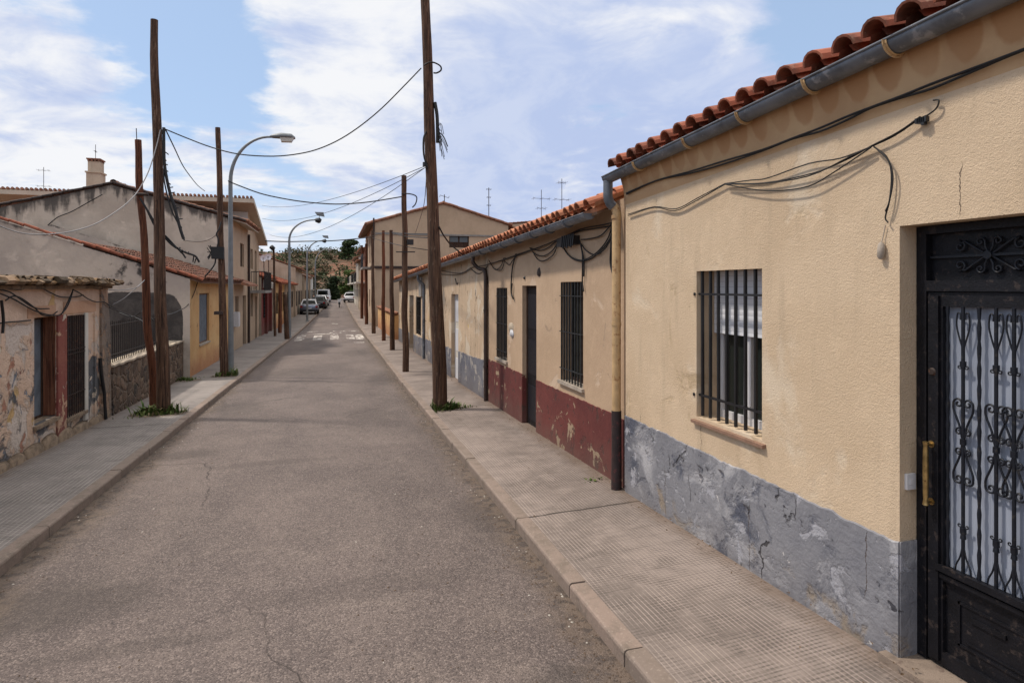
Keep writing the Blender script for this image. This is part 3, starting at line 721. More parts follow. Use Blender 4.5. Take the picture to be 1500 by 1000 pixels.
def smooth(p, n=4):
    """Catmull-Rom through the points"""
    p = [Vector(q) for q in p]
    if len(p) < 3: return p
    q = [p[0]*2-p[1]]+p+[p[-1]*2-p[-2]]; out = []
    for i in range(1, len(q)-2):
        for k in range(n):
            t = k/n; a, b, c, d = q[i-1:i+3]
            out.append(.5*((2*b)+(c-a)*t+(2*a-5*b+4*c-d)*t*t+(3*b-a-3*c+d)*t**3))
    return out+[p[-1]]
def spiral(c, y, z, r0, turns, a0, dirn, x, n=22):
    """flat scroll in a plane x=const"""
    out = []
    for i in range(n+1):
        t = i/n; a = a0+dirn*turns*2*math.pi*t; r = r0*(1-.78*t); out.append(Vector((x, y+math.cos(a)*r, z+math.sin(a)*r)))
    return out
# ------------------------------------------------------------------ right side: the near ochre house
XR = 3.14
zl = lambda y: 3.65-(y-6.39)*.0313
near, w = house('ochre_house', 'nearest ochre stucco house on the right with flaking grey plinth and black iron door', 1, XR, -3.0, 6.24,
    lambda y: zl(y)+.05, 4.0, 1.3, M['stucco'], M['tile'], [op(1.62, 2.78, .26, 2.75, None), op(3.965, 4.845, 1.235, 2.54, None)],
    over=.16, seg=7, soff=None, rd=.34, sp=.225, rows=4)
rnd = random.Random(12); mb = MB()
for i in range(34):                                     # curled flakes of old paint still hanging on the plinth
    if i < 6: y, z, r = ((5.06, .80, .055), (4.77, .80, .06), (4.74, .72, .05), (4.45, .85, .06), (5.62, .86, .05), (4.12, .66, .05))[i]
    else: y, z, r = rnd.uniform(2.9, 6.1), rnd.choice((rnd.uniform(.70, .93), rnd.uniform(.3, .9))), rnd.uniform(.010, .028)
    a0 = rnd.uniform(0, 6.3); n = 7; o = []; e_ = rnd.uniform(.3, .6)*r
    for k in range(n):
        a = a0+2*math.pi*k/n; rr = r*rnd.uniform(.45, 1.0); o.append((XR-.014-max(0, math.sin(a))*e_, y+math.cos(a)*rr*.8, z+math.sin(a)*rr))
    mb.add(o+[(XR-.016, y, z)]+[(p[0]-.0025, p[1], p[2]) for p in o]+[(XR-.0185, y, z)], [(k, (k+1) % n, n) for k in range(n)]+[(n+1+k, n+1+(k+1) % n, 2*n+1) for k in range(n)]+[(k, (k+1) % n, n+1+(k+1) % n, n+1+k) for k in range(n)])
ragged('plinth', M['plinth_grey'], near, XR, 1, -3.0, 6.24, -.4, lambda y: .965-(6.2-y)*.012, .012, .035, .02, [(1.62, 2.78)], 4, extra=mb)
# painted plinth inside the door recess
mb = MB(); mb.box(XR, XR+.12, 2.772, 2.779, .2, .93); mb.build('plinth_return', M['plinth_grey'], near)
# cornice under the tiles
mb = MB(); prof = [(XR, 3.30), (XR-.012, 3.36), (XR-.03, 3.48), (XR-.055, 3.56), (XR-.075, 3.63), (XR, 3.64)]
n = 60; vs = []; ys_ = [-3+9.24*i/n for i in range(n+1)]
for i, y in enumerate(ys_):
    for (px, pz) in prof: vs.append((px, y, pz+zl(y)-3.62-.02))
k = len(prof); mb.add(vs, [(i*k+j, i*k+j+1, (i+1)*k+j+1, (i+1)*k+j) for i in range(n) for j in range(k-1)]+[tuple(n*k+j for j in range(k))], True)
mb.build('cornice', M['cornice'], near)
gp = [(3.005, y, zl(y)+random.uniform(-.003, .003)) for y in [6.42, 5.4, 4.4, 3.4, 2.4, 1.4, .4, -.6, -1.6, -3]]
gutter(near, gp, .075, brackets=[at(u, v, X=2.95)[1] for u, v in ((1300, 70), (1180, 125), (1082, 170), (1003, 208), (930, 240))]+[1.7, .9])
# drain pipe: zinc elbow, ochre pipe, dark foot
dp = MB(); dp.tube(smooth([(2.99, 6.38, 3.60), (2.99, 6.38, 3.50), (2.99, 6.38, 3.42), (3.01, 6.375, 3.35), (3.05, 6.37, 3.31)]), .054, 12)
pipe = dp.build('drain_pipe', M['galv'], near)
dp = MB(); dp.tube(smooth([(3.03, 6.375, 3.335), (3.07, 6.365, 3.29), (3.085, 6.35, 3.22), (3.08, 6.35, 3.1)])+[(3.08, 6.35, 1.0)], .05, 14)
for z in (3.19, 1.98): dp.tube([(3.08, 6.35, z-.02), (3.08, 6.35, z+.02)], .055, 14)
dp.build('painted_pipe', M['ochre_metal'], pipe)
dp = MB(); dp.tube([(3.08, 6.35, 1.0), (3.082, 6.35, .6), (3.08, 6.35, .07)], [.056, .056, .06], 14); dp.build('pipe_foot', M['black_pipe'], pipe)
# barred window
win = MB()
xb = XR+.21
win.box(xb, xb+.05, 3.965, 4.02, 1.235, 2.54); win.box(xb, xb+.05, 4.79, 4.845, 1.235, 2.54); win.box(xb, xb+.05, 4.02, 4.79, 1.235, 1.30)
win.box(xb-.004, xb+.045, 4.365, 4.42, 1.30, 2.5)
win.box(xb+.004, xb+.04, 4.43, 4.47, 1.30, 2.5); win.box(xb+.008, xb+.04, 4.755, 4.79, 1.30, 2.5)
wroot = win.build('window', M['white_pvc'], near)
q = MB(); q.box(xb+.03, xb+.036, 4.0, 4.8, 1.29, 2.5); q.build('pane', M['glass_grey'] if False else M['glass'], wroot)
q = MB(); q.box(xb-.03, xb-.012, 3.97, 4.84, 1.985, 2.538); q.build('roller_shutter', M['shutter'], wroot)
q = MB(); q.poly([(XR-.035, 3.92, 1.205), (XR+.22, 3.92, 1.232), (XR+.22, 3.92, 1.205), (XR-.035, 3.92, 1.18)], (0, .965, 0)); q.build('sill', M['sill'], wroot)
q = MB(); ysb = [4.80, 4.685, 4.565, 4.45, 4.33, 4.205, 4.08]
for y in ysb: q.bar((XR+.035, y, 1.25), (XR+.035+random.uniform(-.003, .003), y+random.uniform(-.004, .004), 2.545), .021)
q.bar((XR+.035, 3.965, 2.335), (XR+.035, 4.86, 2.335), .026, .018); q.bar((XR+.035, 3.965, 1.43), (XR+.035, 4.87, 1.43), .026, .018)
q.tube([(XR-.012, 4.875, 2.335), (XR+.035, 4.85, 2.335)], .014, 8); q.tube([(XR-.012, 4.885, 1.43), (XR+.035, 4.86, 1.43)], .014, 8)
q.build('grille', M['iron'], wroot)
# iron door
Y0, Y1, ZB, ZT = 1.64, 2.775, .275, 2.745; xd = XR+.12
d = MB()
d.box(xd, xd+.07, 2.715, Y1, ZB, ZT); d.box(xd, xd+.07, Y0, Y0+.06, ZB, ZT); d.box(xd, xd+.07, Y0+.06, 2.715, 2.70, ZT); d.box(xd, xd+.07, Y0+.06, 2.715, 2.375, 2.435)
door = d.build('door', M['door_black'], near)
d = MB()                                               # leaf frame
d.box(xd+.012, xd+.06, 2.625, 2.713, ZB+.01, 2.37); d.box(xd+.012, xd+.06, Y0+.062, Y0+.15, ZB+.01, 2.37)
d.box(xd+.012, xd+.06, Y0+.15, 2.625, 2.29, 2.37); d.box(xd+.012, xd+.06, Y0+.15, 2.625, .76, .84); d.box(xd+.012, xd+.06, Y0+.15, 2.625, ZB+.01, .36)
d.box(xd-.004, xd+.012, 2.64, 2.70, ZB+.03, 2.35); d.box(xd-.012, xd+.012, Y0+.10, 2.66, .815, .85); d.box(xd+.002, xd+.012, Y0+.1, 2.66, .775, .80)
leaf_ = d.build('door_leaf', M['door_black'], door)
d = MB(); d.box(xd+.035, xd+.045, Y0+.14, 2.63, .355, .765)
for a, b_, c, e in ((1.85, 2.55, .44, .68),):
    for (u0, u1, w0, w1) in ((a, b_, c, c+.012), (a, b_, e-.012, e), (a, a+.012, c, e), (b_-.012, b_, c, e)): d.box(xd+.026, xd+.036, u0, u1, w0, w1)
d.box(xd+.024, xd+.036, 2.30, 2.48, .60, .625); d.box(xd+.024, xd+.036, 1.92, 2.12, .60, .625); d.box(xd+.028, xd+.036, 1.90, 2.50, .47, .478)
d.build('lower_panel', M['door_black'], door)
d = MB(); d.box(xd+.05, xd+.056, Y0+.14, 2.64, .83, 2.30); d.build('glass_pane', M['frosted'], door)
d = MB(); d.box(xd+.045, xd+.055, Y0+.06, 2.715, 2.43, 2.705); d.build('transom_panel', M['door_black'], door)
d = MB(); xg = xd+.018; zc = 1.56; r_ = .0058
cols = [2.60-.0865*i for i in range(11)]
for i, y in enumerate(cols):
    if i in (0, 2, 5, 7, 10):                          # twisted bar
        pts = [(xg, y, .835+(2.295-.835)*k/40) for k in range(41)]
        d.tube(pts, [.0088+.0022*math.sin(k*2.1) for k in range(41)], 6)
    else:
        d.tube([(xg, y, .835), (xg, y, 2.295)], .0092, 8)
        for z in (zc, 1.98, 1.08):
            d.tube([(xg, y, z-.016), (xg, y, z+.016)], .0155, 8)
        for sgn in (-1, 1):
            for up in (-1, 1):                         # hearts above and below the middle collar
                cz = zc+up*.205; c_ = (y+sgn*.0265)
                sp_ = spiral(0, c_, cz, .028, 1.2, math.pi/2*(1-sgn)+0, -sgn*up if False else (sgn*up), xg)
                stem = smooth([(xg, y+sgn*.006, zc+up*.02), (xg, y+sgn*.022, zc+up*.09), (xg, y+sgn*.052, zc+up*.165), tuple(sp_[0]+Vector((0, 0, 0)))])
                d.tube(stem[:-1]+sp_, r_, 5)
                d.tube(spiral(0, y+sgn*.024, zc+up*.052, .019, 1.1, math.pi*.5*up, -sgn*up, xg), r_*.9, 5)
            # little bow on the bar at the top and at the foot
            for z in (1.965, 1.105): d.tube(spiral(0, y+sgn*.020, z, .0125, 1.0, 0 if sgn < 0 else math.pi, sgn, xg, 14), .0036, 5)
            d.tube(smooth([(xg, y+sgn*.004, 2.07), (xg, y+sgn*.020, 2.12), (xg, y+sgn*.036, 2.19), (xg, y+sgn*.03, 2.255), (xg, y+sgn*.014, 2.25), (xg, y+sgn*.014, 2.22)]), .0045, 5)
            d.tube(smooth([(xg, y+sgn*.004, .99), (xg, y+sgn*.018, .93), (xg, y+sgn*.038, .885), (xg, y+sgn*.045, .845)]), .0045, 5)
        d.tube([(xg, y, 1.035), (xg, y, 1.085)], [.015, .008], 8)
d.build('scroll_grille', M['iron_blue'], door)
d = MB(); yc_, zc_ = 2.385, 2.567; xq = xd+.03
d.bar((xq, Y0+.065, zc_), (xq, 2.712, zc_), .013); d.tube([(xq-.015, yc_, zc_), (xq+.01, yc_, zc_)], .022, 10)
for sy in (-1, 1):
    for sz in (-1, 1):
        s1 = spiral(0, yc_+sy*.155, zc_+sz*.052, .032, 1.2, math.pi/2*sz, sy*sz, xq)
        d.tube(smooth([(xq, yc_+sy*.02, zc_+sz*.008), (xq, yc_+sy*.07, zc_+sz*.045)])[:-1]+[Vector((xq, yc_+sy*.125, zc_+sz*.078))]+s1, .0065, 6)
        s2 = spiral(0, yc_+sy*.045, zc_+sz*.072, .024, 1.2, math.pi/2+math.pi/2*sy, -sy*sz, xq)
        d.tube([Vector((xq, yc_+sy*.008, zc_+sz*.02)), Vector((xq, yc_+sy*.02, zc_+sz*.045))]+s2, .006, 6)
d.build('transom_scrolls', M['iron_blue'], door)
d = MB(); hy = 2.68; hx = xd-.045
d.tube([(hx, hy, 1.17), (hx, hy, 1.20), (hx, hy, 1.24), (hx, hy, 1.36), (hx, hy, 1.47), (hx, hy, 1.50), (hx, hy, 1.525)], [.017, .012, .014, .0155, .014, .012, .017], 12)
for z in (1.185, 1.51): d.tube([(xd-.002, hy, z), (hx, hy, z)], .009, 8); d.tube([(xd-.001, hy, z), (xd-.006, hy, z)], .02, 12)
d.build('handle', M['brass'], door)
d = MB(); d.tube([(xd-.012, 2.675, 1.92), (xd-.005, 2.675, 1.92), (xd-.003, 2.675, 1.92)], [.016, .022, .024], 16); d.build('lock_cylinder', M['iron_brown'], door)
d = MB(); d.box(xd+.0, xd+.035, 2.56, 2.60, 1.545, 1.575); 
mb = MB(); mb.poly([(3.07, 1.5, .262), (3.4, 1.5, .272), (3.4, 1.5, -.1), (3.07, 1.5, -.1)], (0, 1.36, 0)); mb.build('threshold', M['doorstep'], near)
# doorbell plate in the recess, old bulb holder
mb = MB(); mb.box(XR+.035, XR+.10, 2.762, 2.779, 1.23, 1.32); mb.box(XR+.055, XR+.08, 2.758, 2.764, 1.26, 1.29)
tag(mb.build('bell_plate', M['white_pvc'], None, (XR+.07, 2.76, 1.23)), 'small off white doorbell plate in the recess beside the black iron door', 'doorbell')
p = at(1291, 366, X=3.12); mb = MB()
mb.tube([p+Vector((0, 0, .045)), p+Vector((0, 0, .03)), p+Vector((0, 0, .0)), p+Vector((-.004, 0, -.04)), p+Vector((-.004, 0, -.055))], [.010, .019, .022, .020, .010], 10)
mb.tube(smooth([at(1297, 330, X=3.128), at(1294, 345, X=3.128), p+Vector((0, 0, .045))]), .003, 5)
tag(mb.build('bulb_holder', M['stone'], None, tuple(p)), 'beige bulb holder hanging on a short wire above the iron door corner', 'bulb holder')
# cables on the ochre wall
P = lambda L, X=3.115: [at(u, v, X=X) for u, v in L]
top = [(917, 283), (960, 265), (1009, 251.7), (1060, 236), (1116, 219.7), (1160, 203), (1201, 187.7), (1240, 171), (1274, 158), (1320, 141), (1363, 123.7), (1414.6, 104.5), (1500, 72.5), (1600, 34)]
cable('wall_cable', 'long black cable clipped along the ochre wall just below the zinc gutter', [P(top, 3.10), [p+Vector((.006, 0, -.012+.012*math.sin(i*1.7))) for i, p in enumerate(P(top, 3.10))]], .008)
A_ = [(920, 316), (958, 304), (988, 309), (1018, 295), (1062, 270)]
cable('wall_cable', 'bundle of thin black cables sagging across the ochre wall above the barred window', [
    P(A_), P([(920, 314), (958, 303), (990, 306), (1022, 290), (1062, 269)]),
    P([(1062, 269), (1100, 264), (1124, 261), (1184, 240), (1231, 232), (1276, 215)]),
    P([(1062, 270), (1099, 277), (1137, 279.5), (1184, 273), (1222, 252), (1276, 216)], 3.10),
    P([(1062, 270), (1116, 269), (1184, 258), (1244, 230), (1276, 215)], 3.10), P([(1062, 269), (1120, 268), (1190, 254), (1240, 234), (1276, 214)], 3.11),
    P([(1276, 215), (1310, 199), (1346, 175), (1360, 168), (1372, 158), (1375, 147), (1367, 147)]), P([(1276, 214), (1315, 194), (1348, 171)], 3.11),
    P([(1280, 215), (1299, 230), (1306, 256), (1303, 294), (1297, 318), (1301, 326)]), P([(1282, 216), (1302, 236), (1308, 262), (1303, 294), (1297, 310)], 3.105)], .0048)
mb = MB(); p = at(1351, 175, X=3.11)
for k in range(5): mb.box(p.x-.01, p.x+.015, p.y-.03+.012*k, p.y-.01+.012*k, p.z-.025+random.uniform(-.01, .01), p.z+.012)
tag(mb.build('cable_clamp', M['iron'], None, tuple(p)), 'black cable clamp at the near end of the cable bundle on ochre wall', 'cable clamp')

# ------------------------------------------------------------------ right side: the terrace of low houses
XT = 3.18
e2 = lambda y: 3.40-(y-6.7)*.0245
pink, w = house('pink_house', 'low sandy pink house with a dark red plinth next to the ochre house', 1, XT, 6.26, 12.74, e2, 3.5, 1.4, M['plaster_pink'], M['tile_orange'],
    [op(7.55, 8.38, 1.05, 2.47, 'window sill grille', gmat=M['iron_light'], n=8, gd=-.01, rails=(.13, .5, .86), wd=.16),
     op(9.50, 10.28, -.02, 2.42, 'door panel', wd=.075, pane=M['door_black'], pane2=M['iron_blue']),
     op(11.25, 12.02, .98, 2.38, 'window sill grille', gmat=M['iron_light'], n=7, gd=-.01, wd=.16)], seg=6, over=.26, rd=.34, ry0=6.56)
ragged('plinth', M['plinth_red'], pink, XT, 1, 6.26, 12.74, -.9, lambda y: .90-(y-6.3)*.005, .008, .05, .016, [(9.50, 10.28)], 8)
mb = MB(); mb.box(XT+.0, XT+.074, 10.27, 10.279, -.3, .87); mb.build('plinth_return', M['plinth_red'], pink)
mb = MB(); mb.box(XT-.05, XT+.3, 9.45, 10.3, -.4, -.01+.02); mb.build('threshold', M['stone'], pink)
gutter(pink, [(XT-.27, y, e2(y)-.13) for y in (6.72, 7.6, 9.0, 10.4, 11.8, 12.7)], .075, brackets=[7.4, 8.1, 8.8, 9.6, 10.5, 11.3, 12.1], bm='galv')
peel, w = house('peeling_house', 'low peeling beige house with a flaking slate grey plinth and a white door edge', 1, XT-.02, 12.76, 22.3, e2, 3.5, 1.4, M['plaster_peel'], M['tile_orange'],
    [op(15.9, 16.9, -.3, 2.2, 'door panel', wd=.10, fmat=M['white_pvc'], pane=M['plaster_white'], pane2=M['white_pvc']), op(20.2, 20.95, 1.2, 2.15, 'plain window', pane=M['boards'], wd=.06, fmat=M['plaster_tan'])], seg=5, over=.26, rd=.3)
ragged('plinth', M['plinth_blue'], peel, XT-.02, 1, 12.76, 22.3, -.9, lambda y: .80-(y-12.8)*.028, .008, .08, .05, [(15.9, 16.9)], 5)
gutter(peel, [(XT-.27, y, e2(y)-.13) for y in (12.72, 15, 17.4, 20, 22.3)], .075)
beige, w = house('beige_house', 'low beige house with dark doorway at the far end of the right terrace', 1, XT-.04, 22.32, 31.0, e2, 3.5, 1.4, M['plaster_peel'], M['tile_orange'],
    [op(22.9, 24.4, .55, 2.02, 'window grille', n=9, wd=.12), op(25.1, 26.5, -.5, 2.05, 'door', wd=.2), op(28.2, 29.6, .6, 2.0, 'window', wd=.12)], seg=4, over=.26, rd=.3)
ragged('plinth', M['plinth_blue'], beige, XT-.04, 1, 22.32, 31.0, -.9, lambda y: .52-(y-22.3)*.018, .01, .1, .03, [(25.1, 26.5)], 6)
gutter(beige, [(XT-.27, y, e2(y)-.13) for y in (22.32, 25, 28, 30.7)], .075)
# rain pipes on the terrace
mb = MB(); p = [(XT-.27, 13.0, e2(13)-.2), (XT-.27, 13.0, e2(13)-.32), (XT-.16, 12.95, e2(13)-.45), (XT-.07, 12.8, e2(13)-.48), (XT-.055, 12.75, e2(13)-.62)]
mb.tube(smooth(p)+[(XT-.055, 12.75, -.05)], .042, 10)
for z in (.7, 1.9): mb.tube([(XT-.055, 12.75, z-.02), (XT-.055, 12.75, z+.02)], .05, 10)
mb.build('drain_pipe', M['brown_pipe'], pink)
mb = MB(); mb.tube(smooth([(XT-.27, 22.0, e2(22)-.2), (XT-.25, 22.0, e2(22)-.4), (XT-.08, 22.0, e2(22)-.55), (XT-.07, 22.0, e2(22)-.8)])+[(XT-.07, 22.0, -.2)], .05, 8)
mb.build('drain_pipe', M['galv'], peel)
# meter niche
mb = MB(); mb.box(XT-.10, XT, 22.45, 23.1, 2.05, 2.75); mb.build('meter_box', M['concrete'], beige)
# tangle of cables under the terrace eaves
Q = lambda L, X=XT-.03: [at(u, v, X=X) for u, v in L]
mb_l = [Q([(903, 325), (880, 330), (850, 336), (822, 349), (790, 362), (760, 372), (735, 381), (712, 388), (690, 392)], XT-.05),
        Q([(903, 330), (870, 335), (840, 341), (805, 356), (770, 370), (740, 380), (715, 387)], XT-.035),
        Q([(822, 356), (832, 373), (848, 381), (862, 378), (878, 366), (890, 350), (897, 330)]), Q([(822, 356), (834, 375), (849, 382.5), (865, 379), (881, 366), (893, 350), (899, 330)], XT-.02),
        Q([(851, 351), (862, 350), (880, 345), (896, 328)]), Q([(850, 356), (860, 368), (873, 373), (888, 362), (898, 340)]),
        Q([(819, 351), (810, 366), (796, 375), (784, 372), (777, 364)]), Q([(818, 353), (811, 372), (797, 382), (788, 380), (780, 368)]), Q([(819, 349), (804, 362), (790, 367), (776, 363)]),
        Q([(738, 378), (734, 389), (726, 395), (720, 388), (716, 381)]), Q([(740, 377), (736, 393), (730, 396), (722, 392)]),
        Q([(760, 372), (752, 380), (746, 388), (740, 383)]), Q([(714, 390), (708, 397), (700, 401), (690, 394)]), Q([(690, 392), (676, 400), (660, 399), (645, 396)], XT-.05),
        Q([(690, 394), (672, 402), (650, 402), (628, 400), (606, 408)], XT-.06)]
cable('eaves_cable', 'tangle of black cables looping under the terrace eaves beside the ochre house', mb_l, .009)
cable('hanging_cable', 'thick cable hanging straight down between the junction box and the larger barred window', [Q([(849, 352), (853, 372), (853, 400), (853, 414), (855, 427)]), Q([(850, 356), (855, 380), (855, 405)])], .010)
cable('hanging_cable', 'coil of dark cables hanging behind the top of the ochre drain pipe', [Q([(899, 325), (897, 350), (896, 385), (899, 405), (904, 411)]), Q([(897, 325), (895, 360), (894, 385), (898, 402), (903, 408), (902, 380)]), Q([(901, 330), (899, 370), (901, 400)])], .010)
cable('hanging_cable', 'short thick cable end hanging beside the door of the pink house', [Q([(756, 372), (751, 390), (749, 412), (749, 430), (752, 438)]), Q([(750, 415), (749, 428), (751, 436)], XT-.04)], .013)
cable('thin_cable', 'thin cable stub on the peeling beige wall', [Q([(667, 408), (669, 416), (671, 414)])], .012)
mb = MB(); p = at(838, 350, X=XT-.06); p2 = at(820, 354, X=XT-.06)
mb.box(XT-.09, XT, p.y-.13, p2.y+.05, p.z-.08, p.z+.04)
for k in range(7): mb.tube([(XT-.10, p.y-.16+.07*k, p.z+.06), (XT-.11, p.y-.14+.07*k, p.z-.10-.02*(k % 2))], .014, 6)
tag(mb.build('junction_box', M['iron'], None, (XT-.05, p.y, p.z-.08)), 'black cable junction box under the eaves above the larger barred window', 'junction box')
def lump(name, u, v, ry, rz, m_, label, cat, X=None):
    X = X or XT-.012; p = at(u, v, X=X); mb = MB(); n = 14; vs = [(p.x-.02, p.y, p.z)]
    for r, dx in ((.7, -.012), (1, .012)):
        for k in range(n):
            a = 2*math.pi*k/n; w_ = 1+.12*math.sin(a*3+ry*40); vs.append((p.x+dx, p.y+math.cos(a)*ry*r*w_, p.z+math.sin(a)*rz*r*w_))
    mb.add(vs, [(0, 1+k, 1+(k+1) % n) for k in range(n)]+[(1+k, 1+n+k, 1+n+(k+1) % n, 1+(k+1) % n) for k in range(n)], True)
    return tag(mb.build(name, M[m_], None, tuple(p)), label, cat)
lump('wall_vent', 789, 399, .075, .075, 'iron_brown', 'small dark round wall vent above the door of the pink house', 'vent')
lump('hook_plate', 768, 407, .035, .03, 'iron', 'tiny dark fixing on the pink wall over the doorway', 'wall fixing')
lump('plaster_patch', 748, 480, .16, .11, 'mortar', 'pale patch of filler between the narrow barred window and the door', 'filler patch')
lump('plaster_patch', 749, 488, .10, .08, 'white_pvc', 'small white dab on the filler patch of the pink wall', 'filler patch', X=XT-.02)

# ------------------------------------------------------------------ right side: farther buildings
yl, w = house('yard_wall', 'low orange rendered yard wall between the terrace and the two storey house', 1, 2.98, 31.6, 43.5, .95, .2, .06, M['plaster_yellow'], M['tile_old'], [], over=.03, soff=None, back=False, cat='wall', rd=.15)
tall, w = house('two_storey_house', 'two storey tan house with a broad gable facing down the street on the right', 1, 2.82, 44.0, 57.0, 6.95, 4.85, 1.46, M['plaster_tan'], M['tile_old'],
    [op(45.2, 46.8, 4.3, 6.4, 'window'), op(49.5, 51, 4.3, 6.4, 'window'), op(53, 54.5, 4.3, 6.4, 'window'), op(46, 47.2, -.4, 2.2, 'door'), op(50, 51.2, .8, 2.2, 'window'), op(54, 55.2, -.4, 2.2, 'door')],
    over=.6, seg=4, sp=.3, rd=.25, gy=(False, True))
mb = MB(); X0, X1, XM = 2.821, 12.52, 7.67; ww0 = at(658, 345, Y=44); ww1 = at(687, 363, Y=44)
wall = MB(); wall_grid(wall, 44.0, 1, X0, X1, -1.4, lambda x: 6.95, [(ww0.x, ww1.x, ww1.z, ww0.z)], .3, axis='y')
# ridge needs its own vertex
wall = MB(); hx0, hx1, hz0, hz1 = ww0.x, ww1.x, ww1.z, ww0.z; T = lambda x: 6.95+(4.85-abs(x-XM))*1.46/4.85
for a, b in ((X0, hx0), (hx1, X1)):
    if a < XM < b: pl = [(a, 44, -1.4), (b, 44, -1.4), (b, 44, T(b)), (XM, 44, T(XM)), (a, 44, T(a))]
    else: pl = [(a, 44, -1.4), (b, 44, -1.4), (b, 44, T(b)), (a, 44, T(a))]
    wall.add(pl, [tuple(range(len(pl)))])
wall.add([(hx0, 44, -1.4), (hx1, 44, -1.4), (hx1, 44, hz0), (hx0, 44, hz0)], [(0, 1, 2, 3)])
pl = [(hx0, 44, hz1), (hx1, 44, hz1), (hx1, 44, T(hx1))]+([(XM, 44, T(XM))] if hx0 < XM < hx1 else [])+[(hx0, 44, T(hx0))]
wall.add(pl, [tuple(range(len(pl)))])
for q in (((hx0, hz0), (hx0, hz1)), ((hx1, hz0), (hx1, hz1)), ((hx0, hz1), (hx1, hz1)), ((hx0, hz0), (hx1, hz0))):
    wall.add([(q[0][0], 44, q[0][1]), (q[1][0], 44, q[1][1]), (q[1][0], 44.2, q[1][1]), (q[0][0], 44.2, q[0][1])], [(0, 1, 2, 3)])
wall.build('gable_wall', M['plaster_tan'], tall)
g = MB(); f = .07; zm = hz0+(hz1-hz0)*.42
g.box(hx0, hx0+f, 44.1, 44.16, hz0, hz1); g.box(hx1-f, hx1, 44.1, 44.16, hz0, hz1); g.box(hx0+f, hx1-f, 44.1, 44.16, hz1-f, hz1); g.box(hx0+f, hx1-f, 44.1, 44.16, hz0, hz0+f)
g.box((hx0+hx1)/2-.05, (hx0+hx1)/2+.05, 44.11, 44.15, zm, hz1-f); g.box(hx0+f, hx1-f, 44.108, 44.155, zm-.05, zm+.05)
gw = g.build('window', M['wood_dark'], tall)
g = MB(); g.box(hx0+f, hx1-f, 44.13, 44.14, zm, hz1-f); g.build('pane', M['glass_grey'], gw)
g = MB(); g.box(hx0+f, hx1-f, 44.125, 44.135, hz0+f, zm); g.build('lower_shutter', M['wood_dark'], gw)
verge(M['tile_old'], tall, 43.95, [(X0-.6, T(X0)-.17), (XM, T(XM)+.02)], t=.10); verge(M['tile_old'], tall, 43.95, [(XM, T(XM)+.02), (X1+.3, T(X1))], t=.10)
mb = MB(); mb.box(2.50, 12.5, 43.90, 43.995, 3.68, 3.86); mb.build('floor_band', M['iron_brown'], tall)
mb = MB(); mb.box(2.805, 12.5, 43.95, 43.997, 6.08, 6.2); mb.build('cable_ledge', M['concrete'], tall)
mb = MB(); mb.box(2.0, 2.82, 44.9, 48.4, 3.68, 3.82); bal = mb.build('balcony', M['concrete'], tall)
mb = MB()
for i in range(24): mb.bar((2.03, 44.95+.145*i, 3.82), (2.03, 44.95+.145*i, 4.72), .03)
mb.bar((2.03, 44.9, 4.72), (2.03, 48.4, 4.72), .05); mb.build('railing', M['iron'], bal)
mb = MB(); mb.tube([(2.72, 43.9, 7.2), (2.72, 43.9, 0)], .06, 8); mb.build('drain_pipe', M['iron_brown'], tall)
back_, w = house('rear_house', 'pale building with a flat tiled parapet rising behind the terrace roofs on the right', 1, 12.5, 47, 62, 7.3, 5, .5, M['plaster_tan'], M['tile_old'], [], seg=3, sp=.4, over=.3)
FR = [(57.2, 66, 5.9, 'brick', (.33, .16, .10), 'three window brown brick two storey house beyond the tan gable'), (66.2, 74, 5.2, 'tan', (.44, .33, .23), 'narrow tan two storey house beyond the brown brick one'),
      (74.2, 84, 5.9, 'pale', (.55, .48, .40), 'pale two storey house with balcony near the end of the right side'), (84.2, 94, 4.4, 'white', (.62, .58, .5), 'off white last house on the right before the hill')]
for i, (a, b_, ez, nm, cc, lab) in enumerate(FR):
    wm = plaster('render '+nm, cc, tuple(q*.8 for q in cc), bump=.2, bscale=5)
    ops = []
    y = a+1.0
    while y < b_-1.4:
        ops.append(op(y, y+1.0, 3.0, ez-.7, 'window')); ops.append(op(y+.1, y+1.0, -.6 if i % 2 == 0 and len(ops) % 4 == 1 else .7, 2.1, 'door' if i % 2 == 0 and len(ops) % 4 == 1 else 'window')); y += 2.4
    hse, w = house('two_storey_house', lab, 1, 2.80+.04*i, a, b_, ez, 4.5, 1.2, wm, M['tile_old'], ops, over=.45, seg=3, sp=.4, rows=6, rd=.2)
    mb = MB(); mb.box(2.0, 2.8+.04*i, a+1.0, b_-1.5, 2.72, 2.86); bl = mb.build('balcony', M['plaster_white'], hse)
    mb = MB(); yy = a+1.05
    while yy < b_-1.5: mb.bar((2.03, yy, 2.86), (2.03, yy, 3.7), .035); yy += .25
    mb.bar((2.03, a+1, 3.7), (2.03, b_-1.5, 3.7), .05); mb.build('railing', M['iron'] if i != 2 else M['plaster_white'], bl)
